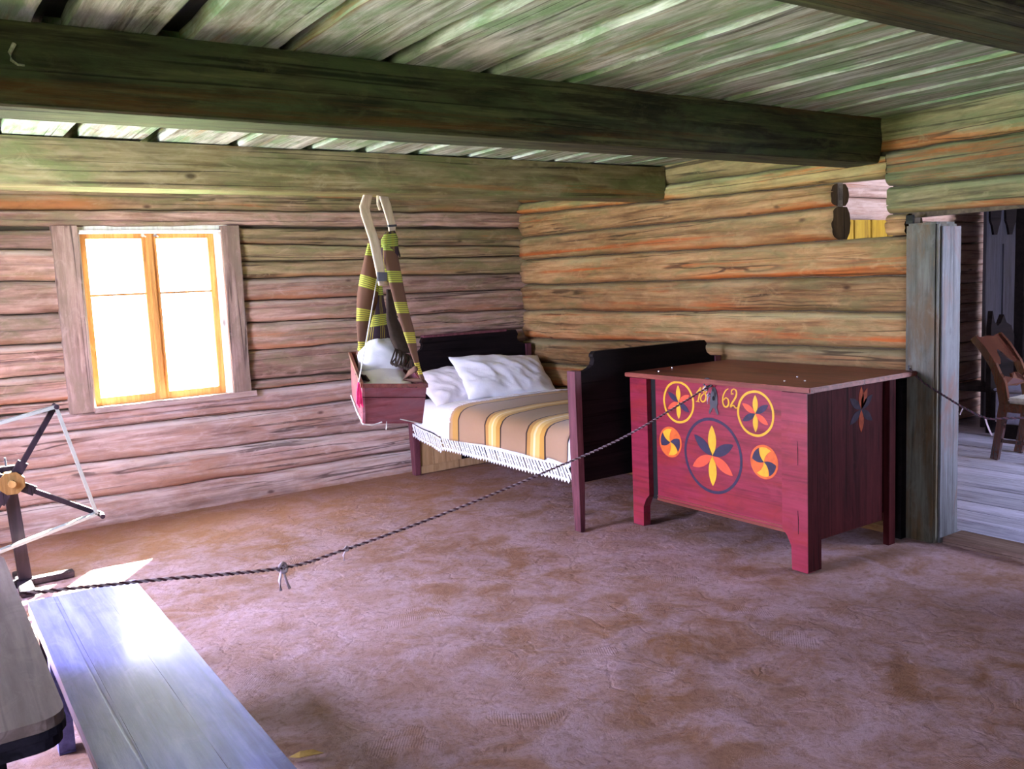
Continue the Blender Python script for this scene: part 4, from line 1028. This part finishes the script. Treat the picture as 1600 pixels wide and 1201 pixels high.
# ------------------------------------------------------------------ yarn reel
HB = Vector((-4.10, -1.07, .575))
reel = thing('yarn_reel', 'dark four-armed yarn reel with pale tape on a post by the window', 'yarn reel', (-4.085, -1.07, 0))
RO = Vector(reel.location)
m = MB(); m.bar(Vector((-4.078, -1.05, .002))-RO, Vector((-4.108, -1.04, .63))-RO, .062, .05); m.go('post', 'reel', reel)
m = MB().box(-.075, .02, .0, .06, .625, .655, .004); m.go('post_cap', 'reel', reel)
m = MB(); m.tube([(-.024, .03, .65), (-.026, .03, .70)], .005, 6); m.go('peg', 'iron', reel)
m = MB(); m.box(-.30, .24, -.02, .045, .001, .035, .004); m.box(-.04, .03, -.22, .22, .001, .034, .004); m.go('base', 'reel', reel)
hy = -1.115
hub = MB()
oc = [(HB.x+math.cos(a)*.066, HB.z+math.sin(a)*.062) for a in [math.pi/8+i*math.pi/4 for i in range(8)]]
hub.prism(oc, 'y', hy-.03, -1.075); hub.v = [tuple(Vector(v)-RO) for v in hub.v]; hub.go('hub', 'hub', reel)
m = MB(); m.tube([Vector((HB.x, hy-.055, HB.z))-RO, Vector((HB.x, -1.02, HB.z))-RO], .019, 10); m.go('axle', 'hub', reel)
tips = [Vector((-3.857, hy, .945)), Vector((-3.672, hy, .318)), Vector((-4.347, hy, .205)), Vector((-4.50, hy, .80))]
tips = [Vector((-3.859, -1.115, 0.953)), Vector((-3.691, -1.115, 0.330)), None, None]
c_ = Vector((HB.x, hy, HB.z)); tips[2] = c_-(tips[0]-c_)*1.0; tips[3] = c_-(tips[1]-c_)*1.0
for tp in tips:
    d = (tp-c_).normalized(); a = c_+d*.05
    m = MB(); m.bar(a-RO, tp-RO+d*.012, .026, .026); m.bar(a-RO, a-RO+d*.07, .05, .03); m.go('arm', 'reel', reel)
    m = MB(); m.tube([tp-RO+Vector((0, -.07, 0)), tp-RO+Vector((0, .03, 0))], .013, 10); m.go('arm_peg', 'reel', reel)
ins = [tips[0], tips[1].lerp(c_, .06), tips[2], tips[3]]
for i in range(4):
    a, b = ins[i], ins[(i+1) % 4]; e = Vector((0, -.035, 0))
    m = MB(); m.bar(a-RO+e, b-RO+e, .016, .045); m.go('tape', 'tape', reel)

# ------------------------------------------------------------------ bench
bench = thing('bench', 'long glossy blue-grey painted wooden bench beside the table, foreground left', 'bench', (-4.035, -4.3, 0))
def rb_bench(name, x0, x1):
    o = rough_board(name, x0+4.035, x1+4.035, -1.7, 1.43, .410, .452, 'bench', bench, 'y', .0012, 60); return o
rb_bench('board', -4.215, -4.124); rb_bench('board', -4.1235, -3.980); rb_bench('board', -3.9795, -3.858)
for y in (1.15, -.30, -1.5):
    for x0, x1 in ((-.16, -.11), (.10, .15)): MB().prism([(x0, y-.03), (x1, y-.03), (x1, y+.03), (x0, y+.03)], 'z', .002, .41).go('leg', 'bench', bench)
MB().box(-.15, .14, 1.12, 1.18, .33, .41).box(-.15, .14, -.33, -.27, .33, .41).go('cross_rail', 'table_dark', bench)
# dark trestle block beyond the end of the bench
t = thing('trestle_block', 'dark wooden trestle block just beyond the far end of the bench', 'block', (-4.07, -2.66, 0))
MB().box(-.12, .12, -.06, .06, .30, .375, .01).go('top_rail', 'reel', t)
MB().box(-.11, -.06, -.05, .05, .002, .30).go('leg', 'reel', t); MB().box(.06, .11, -.05, .05, .002, .30).go('leg', 'reel', t)
o = MB().box(-.03, .03, -.04, .04, 0, .003).go('paper_slip', 'paper'); o.location = (-4.185, -2.70, .40); o.rotation_euler = (.5, .25, .3)
o.location = (-4.19, -2.735, .3775); o.rotation_euler = (0, 0, .3); tag(o, 'small white paper slip lying at the far end of the bench', 'paper')
o.location = (-4.16, -2.66, .3755)

# ------------------------------------------------------------------ table
table = thing('table', 'brown table with black rounded edge at the left edge, above the bench', 'table', (-4.75, -3.9, 0))
out = []
x0, x1, y0, y1 = -.50, .448, -.745, .52
r = .05
for cx_, cy_, a0 in ((x1-r, y1-r, 0), (x0+r, y1-r, 90), (x0+r, y0+r, 180), (x1-r, y0+r, 270)):
    for i in range(6): a = math.radians(a0+i*18); out.append((cx_+math.cos(a)*r, cy_+math.sin(a)*r))
MB().prism(out, 'z', .730, .7445).go('table_edge', 'table_dark', table)
ins_ = [(a*.997-.0005, b*.998) for a, b in out]
MB().prism(ins_, 'z', .7445, .765).go('tabletop', 'table', table)
MB().prism([(a*.985, b*.99) for a, b in out], 'z', .705, .730).go('underside', 'table_dark', table)
for a, b in ((.28, -.62), (-.42, -.62), (.28, .40), (-.42, .40)): MB().box(a, a+.07, b, b+.07, .002, .705, .004).go('leg', 'table_dark', table)
MB().box(-.36, .29, -.60, -.57, .62, .705).box(-.36, .29, .41, .44, .62, .705).go('apron', 'table_dark', table)

# ------------------------------------------------------------------ ropes
def rope(name, pts, label, mats, pitch=.034, r_=.0033, off=.0028, parent_loc=None):
    P = [Vector(p) for p in pts]; Q = []
    for i in range(len(P)-1):
        p0 = P[max(0, i-1)]; a = P[i]; b = P[i+1]; p3 = P[min(len(P)-1, i+2)]; L_ = (b-a).length; n_ = max(2, int(L_/(pitch/7)))
        for q in range(n_):
            t = q/n_; Q.append(.5*((2*a)+(-p0+b)*t+(2*p0-5*a+4*b-p3)*t*t+(-p0+3*a-3*b+p3)*t**3))
    Q.append(P[-1]); o0 = P[0]
    t = thing(name, label, 'rope', tuple(o0))
    for s_ in range(2):
        W_ = []; acc = 0
        for i, p in enumerate(Q):
            if i: acc += (p-Q[i-1]).length
            d = (Q[min(i+1, len(Q)-1)]-Q[max(i-1, 0)]).normalized(); a = d.cross(Vector((0, 0, 1))).normalized(); c = d.cross(a)
            ph = 2*math.pi*acc/pitch + math.pi*s_; W_.append(p+(a*math.cos(ph)+c*math.sin(ph))*off-o0)
        m = MB(); m.tube(W_, r_, 5); m.go('strand', mats[s_], t, True)
    return t, o0
A0 = Vector((-4.30, -3.80, .757)); A1 = Vector((-.925, -3.02, .885))
pts = [A0, (-3.971, -3.790, 0.715), (-3.580, -3.720, 0.645), (-3.338, -3.660, 0.640), (-2.871, -3.540, 0.657), (-2.303, -3.380, 0.692), (-1.686, -3.220, 0.750), A1]
rt, o0 = rope('barrier_rope', pts, 'long twisted red and white barrier rope sagging from table to chest lock', ['rope_a', 'rope_b'])
def knot(par, at_, o0, mat, s_=1., tails=2):
    m = MB(); a = Vector(at_)-o0
    m.tube([a+Vector((math.cos(q)*.010*s_, math.sin(q*2)*.006*s_, math.sin(q)*.010*s_)) for q in [i*.6 for i in range(11)]], .005*s_, 5)
    for i in range(tails): m.tube([a, a+Vector((-.012+.02*i, 0, -.03*s_)), a+Vector((-.01+.028*i, 0, -.055*s_))], .0035*s_, 5)
    m.go('knot', mat, par, True)
knot(rt, (-3.578, -3.720, 0.645), o0, 'rope_a', 1.3); knot(rt, (-3.336, -3.660, 0.642), o0, 'rope_a', .7, 1); knot(rt, A1+Vector((-.008, 0, 0)), o0, 'rope_a', 1.1, 0)
knot(rt, A1+Vector((-.005, -.018, -.035)), o0, 'rope_a', .9, 1)
t2, o2 = rope('door_rope', [(-0.045, -3.661, 0.937), (-0.045, -3.738, 0.876), (-0.045, -3.824, 0.828), (-0.030, -3.946, 0.759), (-0.020, -4.062, 0.713), (-0.020, -4.151, 0.722), (0.000, -4.350, 0.746)], 'thin twisted dark rope strung across the open doorway', ['rope_dark', 'rope_b'], r_=.0035, off=.003)
m = MB(); m.tube([Vector(p)-o2 for p in ((-0.030, -3.946, 0.756), (-0.030, -3.936, 0.735), (-0.030, -3.930, 0.718))], .003, 5); m.go('loose_end', 'rope_a', t2); m = MB(); m.tube([Vector(p)-o2 for p in ((-0.020, -4.056, 0.709), (-0.020, -4.066, 0.678), (-0.020, -4.080, 0.646), (-0.020, -4.090, 0.628))], .004, 5); m.go('loose_end', 'rope_a', t2)
m = MB(); a = Vector((-0.040, -3.658, 0.943))-o2; m.tube([a+Vector((.03, 0, 0)), a+Vector((-.015, 0, 0)), a+Vector((-.015, 0, .02))], .004, 6); m.go('nail', 'iron', t2)

# dry leaf on the floor
t = MB(); V = []; 
lf = link('dry_leaf', [(0, 0, .002), (.035, .014, .012), (.075, .01, .016), (.11, 0, .006), (.075, -.014, .010), (.035, -.016, .006)], [(0, 1, 2, 3, 4, 5)], 'leaf'); lf.location = (-3.592, -3.687, 0.000); lf.rotation_euler = (0, 0, -.5)
lf.location.z = .006
lf.modifiers.new('thickness', 'SOLIDIFY').thickness = .002
tag(lf, 'curled ochre dry leaf on the earth floor by the near end of the bench', 'leaf')

# every separate piece of these parts becomes an object of its own
def split_islands(o):
    me = o.data; adj = {}
    for e in me.edges: adj.setdefault(e.vertices[0], []).append(e.vertices[1]); adj.setdefault(e.vertices[1], []).append(e.vertices[0])
    comp = {}; nc = 0
    for v in range(len(me.vertices)):
        if v in comp: continue
        st = [v]; comp[v] = nc
        while st:
            q = st.pop()
            for t in adj.get(q, ()):
                if t not in comp: comp[t] = nc; st.append(t)
        nc += 1
    if nc < 2: return
    base = o.name.split('.')[0]; par = o.parent; kids = list(o.children); first = None
    for c in range(nc):
        idx = [v for v in range(len(me.vertices)) if comp[v] == c]; mp = {v: i for i, v in enumerate(idx)}
        fs_ = [tuple(mp[v] for v in p.vertices) for p in me.polygons if comp[p.vertices[0]] == c]
        n_ = bpy.data.objects.new(base, bpy.data.meshes.new(base)); n_.data.from_pydata([tuple(me.vertices[v].co) for v in idx], [], fs_)
        n_.data.materials.append(me.materials[0]); COL.objects.link(n_); n_.parent = par; n_.location = o.location; n_.rotation_euler = o.rotation_euler
    bpy.data.objects.remove(o)
for o in [x for x in COL.objects if x.name.split('.')[0] in ('side_panel', 'side_stile', 'back_panel', 'back_leg', 'nail', 'seam', 'side_rail', 'slat', 'stretcher', 'cross_rail', 'apron',
          'foot', 'scalloped_bracket', 'reveal_strip', 'iron_band', 'lashing_cord', 'bottom_moulding', 'base')]:
    split_islands(o)
